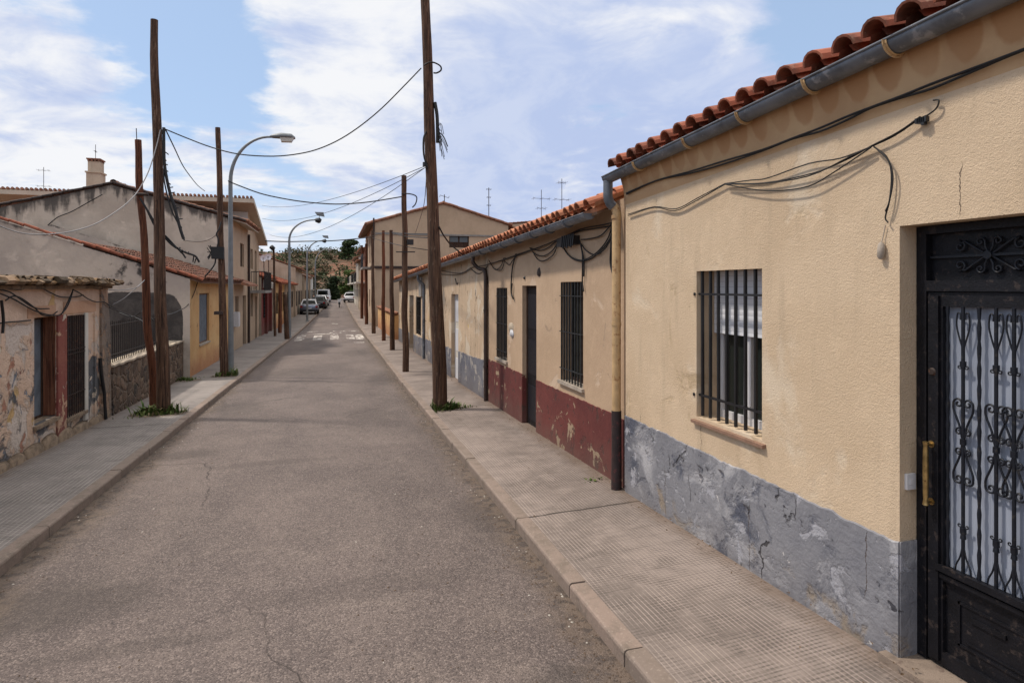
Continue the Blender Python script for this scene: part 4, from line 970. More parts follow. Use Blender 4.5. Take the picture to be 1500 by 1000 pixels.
# ------------------------------------------------------------------ left side
XA = -4.13
der, w = house('derelict_house', 'low derelict house on the left with peeling layered plaster, mossy tiles and rusty window bars', -1, XA, 3.0, 13.42, 2.40, 2.6, .10, M['derelict'], M['tile_moss'],
    [op(10.41, 11.13, .40, 1.95, 'window plain', pane=M['boards'], wd=.17, frame='wood'), op(11.47, 12.22, .28, 1.93, 'plain window grille', n=10, gd=-.02, rails=(.22, .62, .66), wd=.16, pane=M['boards'], gmat=M['iron_brown']),
     op(6.6, 7.5, -.1, 1.95, 'door', wd=.2), op(8.4, 9.1, .4, 1.9, 'window grille', wd=.2)], seg=6, over=.08, rd=.36, soff=None, zb=-.9)
mb = MB(); mb.box(XA, XA+.03, 11.135, 11.465, -.15, 1.96); mb.build('pillar', M['derelict_red'], der)
lm = (plaster('salmon lintel', (.52, .32, .21), (.46, .27, .17), bump=.5, bscale=10, dist=.02, lowdirt=0))
MB().box(XA, XA+.012, 10.2, 11.1, 1.955, 2.12).build('lintel', lm, der); MB().box(XA, XA+.012, 11.4, 12.78, 1.96, 2.16).build('lintel', lm, der)
mb = MB(); mb.box(XA-.165, XA-.004, 11.118, 11.127, .42, 1.94); mb.build('wooden_jamb', wood('red brown jamb', (.13, .045, .025), (.22, .09, .05), (.30, .16, .10)), der)
mb = MB(); mb.box(XA, XA+.03, 12.225, 12.36, .1, 1.95); mb.build('door_post', M['plaster_white'], der)
mb = MB(); mb.box(XA, XA+.02, 12.36, 12.62, -.1, 1.95); mb.box(XA, XA+.045, 12.62, 12.74, -.1, 1.955); mb.build('pilaster', M['derelict'], der)
mb = MB(); vs = []
mb.poly([(XA+.06, 12.98, -.3), (XA+.06, 13.44, -.3), (XA+.04, 13.44, 1.6), (XA+.03, 13.36, 2.1), (XA+.03, 13.2, 2.36), (XA+.03, 12.98, 2.36)], (-.5, 0, 0))
mb.build('corner_pier', plaster('worn grey stone pier', (.26, .20, .155), (.17, .14, .12), bump=.8, bscale=7, dist=.05, lowdirt=.4, layers=[((.38, .25, .17), 3, .52, .58, 3, None, None), ((.14, .13, .125), 2, .55, .6, 7, None, None)]), der)
mb = MB()
for (a, b_, z) in ((10.36, 11.16, .40), (11.44, 12.30, .28)): mb.poly([(XA+.05, a, z-.06), (XA-.17, a, z-.06), (XA-.17, a, z+.01), (XA+.05, a, z-.01)], (0, b_-a, 0))
mb.build('sill', M['footing'], der)
mb = MB(); y = 3.1
while y < 13.3:                                        # uneven footing stones
    L = random.uniform(.35, .7); h = random.uniform(.12, .2); z = zk(y)+.0; vs = []
    for k in range(7):
        a = y+L*k/6*.96; t = math.sin(math.pi*(k+.4)/6.8)**.5; vs += [(XA, a, z-.1), (XA, a, z+h*(.6+.4*t)), (XA+.03+.03*t, a, z+h*.75*t), (XA+.04+.03*t, a, z-.1)]
    mb.add(vs, [(i*4+j, i*4+j+1, i*4+j+5, i*4+j+4) for i in range(6) for j in range(3)]+[(0, 1, 2, 3), (24, 25, 26, 27)], True); y += L
mb.build('footing', M['footing'], der)
# thick broken edge of the old roof
mb = MB(); y = 3.0
while y < 13.5:
    L = random.uniform(.10, .34); x1 = XA+.22+random.uniform(-.05, .05); z0 = 2.44+random.uniform(-.02, .02); h = random.uniform(.05, .11)
    mb.poly([(XA-.1, y, z0), (x1-.03, y, z0), (x1, y, z0+h*.5), (x1-.04, y, z0+h), (XA-.1, y, z0+h+.02)], (0, L*.97, random.uniform(-.012, .012))); y += L
mb.build('eaves_edge', M['tile_moss'], der)
mb = MB(); mb.tube(smooth([(XA+.05, 12.86, 1.1), (XA+.06, 12.9, .8), (XA+.07, 13.0, .45), (XA+.07, 13.03, .2), (XA+.08, 13.06, -.05)]), .03, 8); mb.build('drain_pipe', M['iron'], der)
# low stone wall with railing
A0, A1 = 13.46, 19.24
mb = MB(); mb.box(-4.35, -4.06, A0, A1, -.9, .86)
sw = mb.build('wall', M['rubble']); 
fence = thing('railed_wall', 'low rubble stone wall with black iron railing between the derelict house and the grey gable', 'wall', (-4.2, A0, -.08)); bpy.data.objects.remove(sw)
mb.build('wall', M['rubble'], fence)
mb = MB(); n = 24
vs = [(x, A0+(A1-A0)*i/n, .86+dz+.012*math.sin(i*2.3)) for i in range(n+1) for (x, dz) in ((-4.38, 0), (-4.38, .045), (-4.03, .04), (-4.03, 0))]
mb.add(vs, [(i*4+j, i*4+(j+1) % 4, (i+1)*4+(j+1) % 4, (i+1)*4+j) for i in range(n) for j in range(4)]+[(0, 1, 2, 3), (n*4, n*4+1, n*4+2, n*4+3)]); mb.build('coping', M['mortar'], fence)
mb = MB()
for i in range(31): y = A0+.1+i*.12; mb.bar((-4.2, y, .9), (-4.2, y+random.uniform(-.01, .01), 1.72+random.uniform(-.02, .02)), .016)
mb.bar((-4.2, A0, 1.64), (-4.2, 17.2, 1.64), .03, .012); mb.bar((-4.2, A0, .98), (-4.2, A1, .98), .03, .012); mb.bar((-4.2, A0, 1.06), (-4.2, A1, 1.04), .02, .012)
mb.build('railing', M['iron'], fence)
mb = MB(); mb.box(-8.5, -4.4, A0+.02, A0+.10, -.5, 1.2); 
# grey gabled house
gb = gable_mat('grey weathered render', (.50, .42, .345), (.37, .31, .265), lambda t, x: t.m('SUBTRACT', 2.75-.33*3.9, t.m('MULTIPLY', x, .33)), soot=(-5.35, 2.26, 1.27), streaks=.30)
gray, w = house('grey_gabled_house', 'grey gabled house with red tile edge, soot stained side wall and warm yellow front', -1, -3.9, 19.3, 27.2, 2.66, 6.3, 2.08, M['plaster_yellow'], M['tile_dark'],
    [op(20.55, 22.1, .64, 2.2, 'plain window sill', pane=M['boards'], wd=.06, fmat=M['soffit']), op(23.95, 25.3, -.5, 2.3, 'door', wd=.12, pane=M['wood_dark'], fmat=M['plaster_red'])], gable=gb, over=.30, seg=5, rd=.3, soff='soffit', sp=.23, rows=9, back=False)
sg = 2.08/6.3
verge(M['tile'], gray, 19.26, [(-3.55, 2.66-sg*-.35*-1+.03), (-10.2, 2.66+2.08+.03)], t=.038)
# two storey house with dark streaks
cb = gable_mat('streaked render', (.54, .45, .365), (.42, .345, .28), lambda t, x: t.m('SUBTRACT', 6.42, t.m('MULTIPLY', t.m('ABSOLUTE', t.m('ADD', x, 8.25)), .28)), streaks=1.25)
strk, w = house('streaked_house', 'two storey house with a broad gable wall streaked black by rain', -1, -3.95, 27.4, 32.0, 5.20, 4.3, 1.2, M['plaster_tan'], M['tile_old'],
    [op(29.5, 30.7, 3.3, 4.35, 'window', wd=.1), op(28.1, 29.0, .9, 2.0, 'window', wd=.1), op(30.3, 31.4, -.5, 2.0, 'door', wd=.12)], gable=cb, over=.5, seg=4, sp=.25, rd=.25, soff='soffit_pale')
verge(M['iron_brown'], strk, 27.36, [(-3.45, 5.08), (-8.25, 6.42), (-12.6, 5.25)], t=.055)
mb = MB(); mb.poly([(-3.95, 27.6, 2.75), (-3.35, 27.6, 2.5), (-3.35, 27.6, 2.42), (-3.95, 27.6, 2.55)], (0, 3.0, 0)); mb.build('canopy', M['tile_old'], strk)
mb = MB(); mb.tube([(-3.88, 31.85, 4.9), (-3.88, 31.85, -.3)], .055, 8); mb.build('drain_pipe', M['iron_brown'], strk)
mb = MB(); mb.box(-3.95, -3.75, 27.5, 27.9, .75, 1.35); mb.box(-3.76, -3.735, 27.54, 27.86, .8, 1.3); mb.build('meter_box', M['white_pvc'], strk)
# tall house behind it, roof falling away along the street
big = thing('wide_eaved_house', 'tall pale house with wide pale eaves and a chimney, rising behind the streaked gable', 'house', (-3.95, 32.05, -.3))
T2 = lambda y: 6.30-(y-31)*.262
mb = MB(); wall_grid(mb, -3.95, -1, 32.05, 36.6, -1.4, T2, [(33.0, 34.0, 3.3, 4.3), (34.7, 35.6, 2.25, 4.3), (33.0, 34.0, .9, 2.1), (34.9, 35.8, -.6, 1.9)], .25)
mb.build('wall', M['plaster_tan'], big)
mb = MB(); mb.box(-13.5, -3.951, 32.05, 32.2, -1.4, T2(32.1)); mb.box(-13.5, -3.951, 36.45, 36.6, -1.4, T2(36.6)); mb.box(-13.5, -13.4, 32.2, 36.45, -1.4, T2(36.6)); mb.box(-4.25, -4.2, 32.2, 36.45, -1.4, 4.5); mb.build('side_wall', M['plaster_white'], big)
mb = MB(); mb.poly([(-14.2, 30.9, T2(30.9)), (-14.2, 37.1, T2(37.1)), (-14.2, 37.1, T2(37.1)+.2), (-14.2, 30.9, T2(30.9)+.2)], (10.65, 0, 0)); rf = mb.build('roof', M['soffit_pale'], big)
mb = MB(); x = -14.2
while x < -3.5:
    mb.tube([(x, 30.8, T2(30.8)+.22), (x, 37.15, T2(37.15)+.22)], .06, 6, True, False); x += .17
mb.build('roof_tiles', M['tile_old'], rf)
mb = MB(); mb.box(-14.2, -3.55, 30.82, 30.9, T2(30.9)-.02, T2(30.9)+.17); mb.build('fascia', M['soffit_pale'], rf)
pc = at(140, 272, Y=33.5)
mb = MB(); mb.box(pc.x-.29, pc.x+.29, 33.2, 33.9, 5.4, 7.75); mb.box(pc.x-.33, pc.x+.33, 33.15, 33.95, 7.75, 7.82); mb.box(pc.x-.24, pc.x+.24, 33.25, 33.85, 7.82, 8.3); ch = mb.build('chimney', M['plaster_far'], rf)
mb = MB()
for k in range(4): mb.box(pc.x-.25+k*.14, pc.x-.17+k*.14, 33.22, 33.88, 8.3, 8.38)
mb.box(pc.x-.29, pc.x+.29, 33.2, 33.9, 8.38, 8.44); mb.build('chimney_cap', M['tile_old'], ch)
fill(big, -1, -3.95, op(33.0, 34.0, 3.3, 4.3, 'window')); fill(big, -1, -3.95, op(34.7, 35.6, 2.25, 4.3, 'door')); fill(big, -1, -3.95, op(33.0, 34.0, .9, 2.1, 'window')); fill(big, -1, -3.95, op(34.9, 35.8, -.6, 1.9, 'door'))
mb = MB(); mb.box(-3.95, -3.25, 32.9, 36.2, 2.08, 2.22); bl = mb.build('balcony', M['concrete'], big)
mb = MB()
for i in range(27): mb.bar((-3.28, 32.95+.123*i, 2.22), (-3.28, 32.95+.123*i, 3.15), .022)
for i in range(6): mb.bar((-3.9+.12*i, 32.92, 2.22), (-3.9+.12*i, 32.92, 3.15), .022)
mb.bar((-3.28, 32.9, 3.15), (-3.28, 36.2, 3.15), .04); mb.bar((-3.9, 32.92, 3.15), (-3.28, 32.92, 3.15), .04); mb.build('railing', M['iron'], bl)
# the row beyond
FL = [('red_fronted_house', 'low dark red house beyond the wide eaved one on the left', -3.85, 36.9, 42.2, 2.95, 3.4, 1.15, 'plaster_red', 'tile'),
      ('yellow_house', 'low yellow house with dark railed windows beyond the dark red house', -3.62, 42.3, 50.6, 2.75, 3.6, 1.25, 'plaster_yellow', 'tile'),
      ('cream_house', 'low cream house behind the first parked car', -3.5, 50.7, 60, 2.7, 3.6, 1.25, 'plaster_far', 'tile'),
      ('gabled_house', 'taller pale gabled house past the low cream house', -3.35, 60.2, 73, 4.2, 4.2, 1.5, 'plaster_far', 'tile_old'),
      ('tan_house', 'tan house near the end of the left row', -3.1, 73.2, 86, 3.6, 4.0, 1.4, 'plaster_tan', 'tile_old'),
      ('end_house', 'last pale house on the left before the hill', -2.9, 86.2, 97, 3.9, 4.0, 1.3, 'plaster_white', 'tile_old')]
for i, (nm, lab, X, a, b_, ez, rdx, rdz, wm, tm) in enumerate(FL):
    ops = []; y = a+.9; k = 0
    while y < b_-1.4:
        if k % 3 == 1: ops.append(op(y, y+1, -.9, min(2.1, ez-.6), 'door'))
        else: ops.append(op(y, y+1.1, .6, min(2.0, ez-.7), 'window grille', n=6, gd=-.03))
        y += 1.95; k += 1
    h_, w = house(nm, lab, -1, X, a, b_, ez, rdx, rdz, M[wm], M[tm], ops, gable=M['plaster_far'], over=.35, seg=3, sp=.3, rd=.2)
    if i < 3: verge(M['tile'], h_, a-.03, [(X+.3, ez-.05), (X-rdx, ez+rdz+.05)], t=.06)
    if i == 0:
        mb = MB(); mb.poly([(-3.84, 37.6, 2.35), (-3.3, 37.6, 2.3), (-3.3, 37.6, 2.62), (-3.84, 37.6, 2.8)], (0, .9, 0)); mb.build('door_canopy', M['plaster_white'], h_)
        for yp in (38.6, 41.2): MB().box(-3.86, -3.70, yp, yp+.4, -.8, 2.9).build('pilaster', M['plaster_red'], h_)
# low houses and roofs well behind the left row, seen over it
bh, w = house('rear_house', 'pale gabled house set back behind the left row of low houses', -1, -9.5, 52, 64, 5.0, 4.5, 1.7, M['plaster_far'], M['tile'], [], seg=3, sp=.4, over=.3)

# ------------------------------------------------------------------ poles
def pole(base, top, r0, r1, m_, label, jag=.016, extra=None, seg=12, n=22, name='utility_pole'):
    root = thing(name, label, 'pole', tuple(base), 'timber utility poles along the pavements')
    b = Vector(base); t = Vector(top); mb = MB(); pts = []; rs = []; sd_ = b.x*3+b.y
    for i in range(n+1):
        k = i/n; p = b.lerp(t, k); p.x += jag*mn.noise((k*5, sd_, 0))*2*(0 if i == 0 else 1); p.y += jag*mn.noise((k*5, sd_, 9))*2
        pts.append(p); rs.append((r0+(r1-r0)*k)*(1+.08*mn.noise((k*14, sd_, 4))))
    pts[0].z -= .3; mb.tube(pts, rs, seg); mb.build('shaft', m_, root); return root
def V(x, y, z): return Vector((x, y, z))
G = lambda x, y: zk(y)
pl = [pole(V(2.06, 12.2, G(2, 12.2)), V(1.735, 12.2, 8.75), .150, .085, M['pole'], 'tallest brown timber pole on the right pavement, its top out of the picture'),
      pole(V(2.1, 18.7, G(2, 18.7)), V(2.05, 18.7, 5.75), .100, .075, M['pole'], 'second timber pole on the right pavement, rounded top and side loop of wire'),
      pole(V(2.36, 25.9, G(2, 25.9)), V(2.31, 25.9, 4.75), .105, .07, M['pole'], 'third timber pole along the right pavement'),
      pole(V(2.42, 31.2, G(2, 31.2)), V(2.40, 31.2, 5.2), .10, .07, M['pole_red'], 'fourth timber pole along the right pavement, by the low yard wall'),
      pole(V(2.30, 37.0, G(2, 37)), V(2.20, 37.0, 5.7), .12, .08, M['pole'], 'fifth timber pole along the right pavement, near the balcony'),
      pole(V(2.38, 47, G(2, 47)), V(2.36, 47, 5.6), .13, .09, M['pole_red'], 'dark timber pole before the balcony of the tan gabled house'),
      pole(V(2.4, 55, G(2, 55)), V(2.4, 55, 6.0), .13, .09, M['pole_red'], 'farthest timber pole on the right pavement'),
      pole(V(-3.17, 13.4, G(0, 13.4)), V(-3.34, 13.4, 7.58), .125, .068, M['pole'], 'tall straight timber pole on the left pavement beside a leaning one'),
      pole(V(-3.42, 13.75, G(0, 13.75)), V(-3.69, 13.6, 5.28), .080, .062, M['pole_red'], 'short leaning reddish timber pole touching the tall straight one', jag=.03),
      pole(V(-2.99, 19.2, G(0, 19.2)), V(-3.16, 19.2, 6.94), .11, .068, M['pole'], 'timber pole right beside the first grey street lamp'),
      pole(V(-2.30, 34.0, G(0, 34)), V(-2.42, 34.0, 2.0), .13, .10, M['pole'], 'short thick dark post at the foot of the second street lamp'),
      pole(V(-3.1, 36.5, G(0, 36.5)), V(-3.18, 36.5, 4.55), .07, .055, M['pole'], 'thin pole topped by a small floodlight in front of the dark red house'),
      pole(V(-2.6, 41.0, G(0, 41)), V(-2.62, 41.0, 4.9), .07, .055, M['pole'], 'thin dark pole before the yellow house'),
      pole(V(-3.05, 39.2, G(0, 39.2)), V(-3.05, 39.2, 2.6), .11, .10, M['pole_red'], 'short reddish post in front of the dark red house')]
for p_, b, t in ((pl[0], V(2.06, 12.2, 0), None),):
    mb = MB(); x = lambda z: 2.06+(1.735-2.06)*z/8.75
    for z, y in ((5.55, 12.08), (5.3, 12.1)): pass
    mb.tube(smooth([V(x(6.0)+.10, 12.12, 6.05), V(x(5.8)+.13, 12.1, 5.8), V(x(5.5)+.13, 12.1, 5.5), V(x(5.2)+.12, 12.1, 5.25)]), .035, 7)
    for k in range(16):
        z = random.uniform(5.0, 5.55); dx = random.uniform(.06, .22); mb.tube(smooth([V(x(5.5)+.11, 12.1, 5.5), V(x(z)+.12+dx*.5, 12.1+random.uniform(-.1, .05), z+.1), V(x(z)+.10+dx, 12.1+random.uniform(-.12, .06), z-.1)]), .006, 4)
    mb.tube(smooth([V(x(5.4)-.1, 12.1, 5.45), V(x(5.2)-.16, 12.08, 5.3), V(x(5)-.16, 12.1, 5.0), V(x(4.8)-.1, 12.1, 4.75)]), .018, 6)
    mb.build('cable_clutter', M['cable'], p_)
    mb = MB(); q = at(625, 241, Y=12.15); mb.tube([q+V(-.03, 0, .04), q+V(-.03, 0, -.04)], .05, 8); mb.tube([q, q+V(.12, 0, 0)], .015, 6); mb.build('insulator', M['iron'], p_)
    mb = MB(); mb.tube(smooth([at(u, v, Y=12.05) for u, v in ((621, 96), (628, 92), (636, 92), (645, 97), (646, 103), (640, 107), (635, 107))]), .016, 6); mb.build('wire_loop', M['cable'], p_)
mb = MB(); mb.tube(smooth([at(u, v, Y=18.6) for u, v in ((588, 284), (600, 284), (610, 288), (609, 298), (604, 304))]), .018, 6); mb.build('wire_loop', M['cable'], pl[1])
mb = MB(); q = at(599, 354, Y=18.6); mb.box(q.x-.06, q.x+.12, 18.45, 18.65, q.z-.10, q.z+.06); mb.bar(at(580, 369, Y=18.62), at(608, 369, Y=18.62), .03); mb.build('terminal_box', M['iron'], pl[1])
mb = MB(); q = at(316, 371, Y=19.05); mb.box(q.x-.10, q.x+.22, 18.95, 19.1, q.z-.16, q.z+.18)
for k in range(10): mb.tube([q+V(-.08, -.05, random.uniform(-.15, .2)), q+V(-.08-random.uniform(.03, .14), -.06, random.uniform(-.2, .28))], .012, 5)
mb.tube(smooth([at(324, 325, Y=19.05), at(321, 335, Y=19.0), at(317, 343, Y=19.0), at(320, 352, Y=19.0), q]), .02, 6); mb.tube(smooth([q, at(315, 385, Y=19.0), at(309, 395, Y=19.0), at(300, 405, Y=19.2)]), .02, 6)
mb.build('fuse_box', M['cable'], pl[9])
mb = MB(); q = at(321, 458, Y=19.1); mb.box(q.x-.12, q.x+.1, 19.0, 19.3, q.z-.05, q.z+.04); mb.build('clamp', M['iron_brown'], pl[9])
mb = MB(); mb.tube([V(-3.69, 13.6, 5.25), V(-3.70, 13.6, 5.5)], .008, 5); mb.tube([V(-3.71, 13.5, 4.2), V(-3.46, 13.5, 4.2)], .03, 6); mb.build('iron_fittings', M['iron_brown'], pl[8])
mb = MB(); mb.tube(smooth([V(-3.18, 36.5, 4.5), V(-3.3, 36.4, 4.62)]), .13, 8); mb.build('floodlight', M['iron'], pl[11])
# hanging cable bundles on the tall left pole
B_ = lambda L, Y: [at(u, v, Y=Y) for u, v in L]
mb = MB(); mb.tube(smooth(B_([(240, 187), (240, 205), (241, 240), (247, 275), (256, 305), (264, 335), (269, 350)], 13.3)), .028, 6)
bc = smooth(B_([(240, 187), (240, 205), (241, 240), (247, 275), (256, 305), (264, 335), (269, 350)], 13.3))
for k in range(6, 20): q = bc[k]; mb.tube([q, q+V(random.uniform(.02, .09), 0, random.uniform(-.08, .02))], .011, 5)
mb.tube(smooth(B_([(238, 190), (241, 230), (240, 260), (246, 290), (252, 310), (262, 330), (270, 352)], 13.28)), .014, 5)
mb.build('cable_bundle', M['cable'], pl[7])
mb = MB(); mb.tube(smooth(B_([(205, 290), (217, 310), (232, 335), (248, 355), (262, 365), (275, 371), (286, 375), (292, 384)], 13.45)), .02, 6)
mb.tube(smooth(B_([(214, 305), (228, 333), (244, 347), (258, 362), (268, 372), (272, 378)], 13.45)), .016, 6)
for k in range(9): q = at(256+k*4, 360+k*2, Y=13.4); mb.tube([q, q+V(random.uniform(-.05, .09), 0, random.uniform(-.14, .03))], .012, 5)
mb.build('loose_cables', M['cable'], pl[8])

# ------------------------------------------------------------------ street lamps
def lamp(base, zb, head, hl, label, r=.075, broken=False, side=1):
    root = thing('street_lamp', label, 'street lamp', tuple(base), 'grey curved street lamps on the left pavement')
    b = Vector(base); mb = MB(); h = Vector(head)
    mb.tube([b+V(0, 0, -.1), V(b.x, b.y, b.z+.9), V(b.x-.01, b.y, zb)], [r*1.1, r, r*.75], 12)
    mb.tube([V(b.x, b.y, b.z-.05), V(b.x, b.y, b.z+.12)], [r*1.7, r*1.2], 12)
    pt = mb.build('post', M['lamp_grey'], root)
    mb = MB(); pts = []
    for k in range(15):
        a = math.pi/2*k/14; pts.append(V(b.x-.01+(h.x-b.x)*(1-math.cos(a)), b.y, zb+(h.z-zb)*math.sin(a)))
    mb.tube(pts, [r*.72-.025*k/14 for k in range(15)], 10); mb.build('arm', M['lamp_grey'], root)
    mb = MB(); vs = []
    secs = [(0, .05, .04, 0), (.12*hl, .10, .07, .01), (.45*hl, .15, .11, .03), (.85*hl, .14, .10, .03), (hl, .07, .04, .0)]
    if broken: secs = [(a, w*1.0, t*.9, c) for a, w, t, c in secs[:3]]
    for (dx, w, t, c) in secs:
        for k in range(10): a = 2*math.pi*k/10; vs.append(V(h.x-.06+dx, h.y+math.cos(a)*w, h.z+c+math.sin(a)*t*(.6 if math.sin(a) < 0 else 1)))
    n = len(secs); mb.add(vs, [(i*10+k, i*10+(k+1) % 10, (i+1)*10+(k+1) % 10, (i+1)*10+k) for i in range(n-1) for k in range(10)]+[tuple(range(10)), tuple(range((n-1)*10, n*10))], True)
    hd = mb.build('lamp_head', M['lamp_grey'], root)
    if not broken:
        mb = MB(); vs = []
        for (dx, z, w) in ((.40*hl, -.02, .11), (.45*hl, -.13, .085), (.86*hl, -.12, .08), (.95*hl, 0, .1)):
            vs += [V(h.x-.06+dx, h.y-w, h.z+z), V(h.x-.06+dx, h.y+w, h.z+z)]
        mb.add(vs, [(0, 1, 3, 2), (2, 3, 5, 4), (4, 5, 7, 6), (0, 2, 4, 6), (1, 3, 5, 7), (0, 1, 7, 6)]); mb.build('lens', M['lamp_lens'], hd)
    else:
        mb = MB(); mb.tube([V(h.x+.02, h.y, h.z+.0), V(h.x+.22, h.y, h.z-.02), V(h.x+.32, h.y, h.z-.06)], [.10, .16, .10], 10); mb.build('bulb_housing', M['iron'], hd)
        mb = MB(); mb.poly([V(h.x, h.y-.15, h.z+.42), V(h.x+.45, h.y-.15, h.z+.42), V(h.x+.5, h.y-.15, h.z+.2), V(h.x+.12, h.y-.15, h.z+.26)], (0, .3, 0))
        mb.bar(V(h.x+.2, h.y, h.z), V(h.x+.25, h.y, h.z+.3), .02); mb.build('raised_cover', M['lamp_grey'], hd)
    return root
lamp(V(-2.89, 19.67, G(0, 19.67)), 5.5, V(-1.76, 19.67, 6.88), .72, 'nearest grey street lamp with curved arm, beside the timber pole on the left', .078)
lamp(V(-2.25, 35, G(0, 35)), 4.9, V(-.95, 35, 6.02), .6, 'second grey street lamp, its head broken open with the cover raised', .08, True)
lamp(V(-2.0, 52, G(0, 52)), 4.9, V(-.85, 52, 6.12), .6, 'third grey street lamp, half way down the left row', .085, True)
lamp(V(-1.75, 66, G(0, 66)), 4.6, V(-.65, 66, 6.25), .6, 'farthest grey street lamp near the parked cars', .085)

# ------------------------------------------------------------------ overhead wires
def span(L): return [at(u, v, Y=y) for u, v, y in L]
def wire(label, lines, r, m='cable'): return cable('overhead_wire', label, lines, r, m, cat='overhead wire')
wire('long black wire sagging over the street from the tallest pole to the tall left pole', [span([(617, 100, 12.2), (590, 128, 12.3), (560, 158, 12.4), (530, 183, 12.55), (500, 203, 12.7), (470, 217, 12.8), (440, 225, 12.9), (400, 229, 13), (350, 226, 13.1), (310, 216, 13.2), (275, 203, 13.3), (241, 189, 13.35)])], .0125)
wire('black wire drooping from the tall left pole to the streaked gable', [span([(243, 191, 13.4), (256, 218, 15), (268, 243, 18), (280, 260, 22), (290, 272, 25), (300, 280, 27.3)])], .013)
wire('pale grey cable running from the tall left pole across the grey gable', [span([(235, 190, 13.3), (229, 215, 13.2), (218, 250, 13), (204, 277, 12.8), (190, 294, 12.6), (170, 310, 12.4), (140, 328, 12.2), (105, 339, 12), (70, 343, 11.8), (35, 342, 11.6), (0, 331, 11.4), (-40, 310, 11.2)])], .010, 'cable_grey')
wire('twisted black wire crossing from the pole by the street lamp to the second right pole', [span([(334, 265, 19.1), (345, 270, 19.1), (380, 283, 19), (410, 290, 19), (440, 295, 18.9), (470, 298, 18.9), (500, 299, 18.8), (540, 296, 18.8), (590, 288, 18.7)])], .018)
wire('black wire crossing the far street from the wide eaved house to the right side', [span([(388, 353, 36), (420, 354, 36), (450, 353.5, 36), (480, 353, 36.2), (510, 351, 36.5), (545, 347, 37)])], .03)
for k, (a, b_, lab) in enumerate((((624, 243), (384, 301), 'highest'), ((624, 245), (384, 320), 'middle'), ((622, 246), (395, 344), 'lowest'))):
    y0, y1 = 12.2, 36; L = []
    pa = at(*a, Y=y0); pb = at(*b_, Y=33.0)
    for i in range(13): t = i/12; p = pa.lerp(pb, t); p.z -= (.35+.12*k)*4*t*(1-t); L.append(p)
    wire(lab+' thin wire running from the tallest pole to the wide eaved house', [L], .007, 'cable')
wire('thin wires joining the right hand poles in front of the tan gable', [span([(545, 346, 37), (560, 341, 31.2), (574, 341, 25.9), (592, 346, 18.7), (640, 349, 12.3)]), span([(545, 348, 37), (560, 353, 31.2), (594, 361, 18.7), (640, 368, 18)]), span([(574, 340, 25.9), (592, 342, 18.7), (640, 343, 12.3), (700, 350, 12.6), (760, 352, 13)][:3])], .012)
wire('thick black wire dropping from the tallest pole to the tiled terrace roof', [span([(643, 332, 12.1), (650, 345, 12.3), (660, 358, 12.8), (672, 368, 13.5), (684, 378, 14.2)])], .016)
wire('black wire hanging beside the tallest pole toward the gable', [span([(625, 246, 12.2), (624, 270, 14), (621, 300, 18), (614, 325, 24), (608, 343, 30)])], .010)
# cables on the derelict house
D_ = lambda L, X=XA+.06: [at(u, v, X=X) for u, v in L]
cable('facade_cable', 'tangle of black cables looping across the derelict house front under its mossy eaves',
      [D_([(-20, 425), (0, 430), (20, 438), (45, 452), (60, 458), (72, 461), (88, 461), (97, 447), (107, 425)]), D_([(0, 424), (15, 428), (30, 438), (45, 448), (57, 452), (72, 452)]), D_([(8, 440), (18, 434), (30, 436), (50, 450), (62, 461), (75, 462), (84, 456)], XA+.05),
       D_([(-10, 418), (30, 421), (60, 420), (100, 420), (150, 423)], XA+.05), D_([(107, 424), (118, 430), (128, 437), (140, 442), (152, 442), (160, 447), (170, 452)]), D_([(60, 421), (75, 429), (90, 435), (110, 435), (122, 432)], XA+.04),
       D_([(0, 422), (30, 424), (45, 418), (60, 420)], XA+.05), D_([(107, 424), (104, 436), (98, 450), (90, 460)], XA+.07), D_([(-10, 475), (10, 472), (25, 471), (45, 469)], XA+.03)], .010)
cable('facade_cable', 'thick cable running down the left end of the derelict front', [D_([(2, 440), (4, 455), (5, 470), (4, 488)])], .018)
cable('loose_cable', 'pale cable running from the corner pier to the leaning pole', [span([(158, 424, 13.2), (175, 425, 13.3), (200, 421, 13.5), (212, 410, 13.6)]), span([(165, 446, 13.3), (180, 438, 13.4), (197, 424, 13.5), (211, 411, 13.6)])], .008, 'cable_grey')
cable('loose_cable', 'cables sagging between the tall left pole and the yellow front', [span([(238, 462, 13.5), (250, 460, 15), (262, 455, 17), (275, 447, 19.2), (284, 430, 19.6), (290, 412, 20.2)]), span([(160, 450, 13.5), (172, 455, 14.2), (190, 462, 14.6), (205, 468, 14.4), (214, 475, 13.8)]), span([(175, 458, 15), (195, 464, 14.5), (210, 456, 14), (225, 470, 13.7)])], .012)
cable('gable_cable', 'black cable running up the streaked gable to a rust stain near its apex', [span([(70, 330, 27.3), (85, 318, 27.3), (105, 310, 27.3), (130, 296, 27.3), (150, 285, 27.3)])], .018)
cable('gable_cable', 'thin wire along the streaked gable behind the tall left pole', [span([(268, 352, 27.3), (285, 354, 27.3), (300, 353, 27.3), (312, 348, 27.3), (320, 340, 27.3)])], .010)
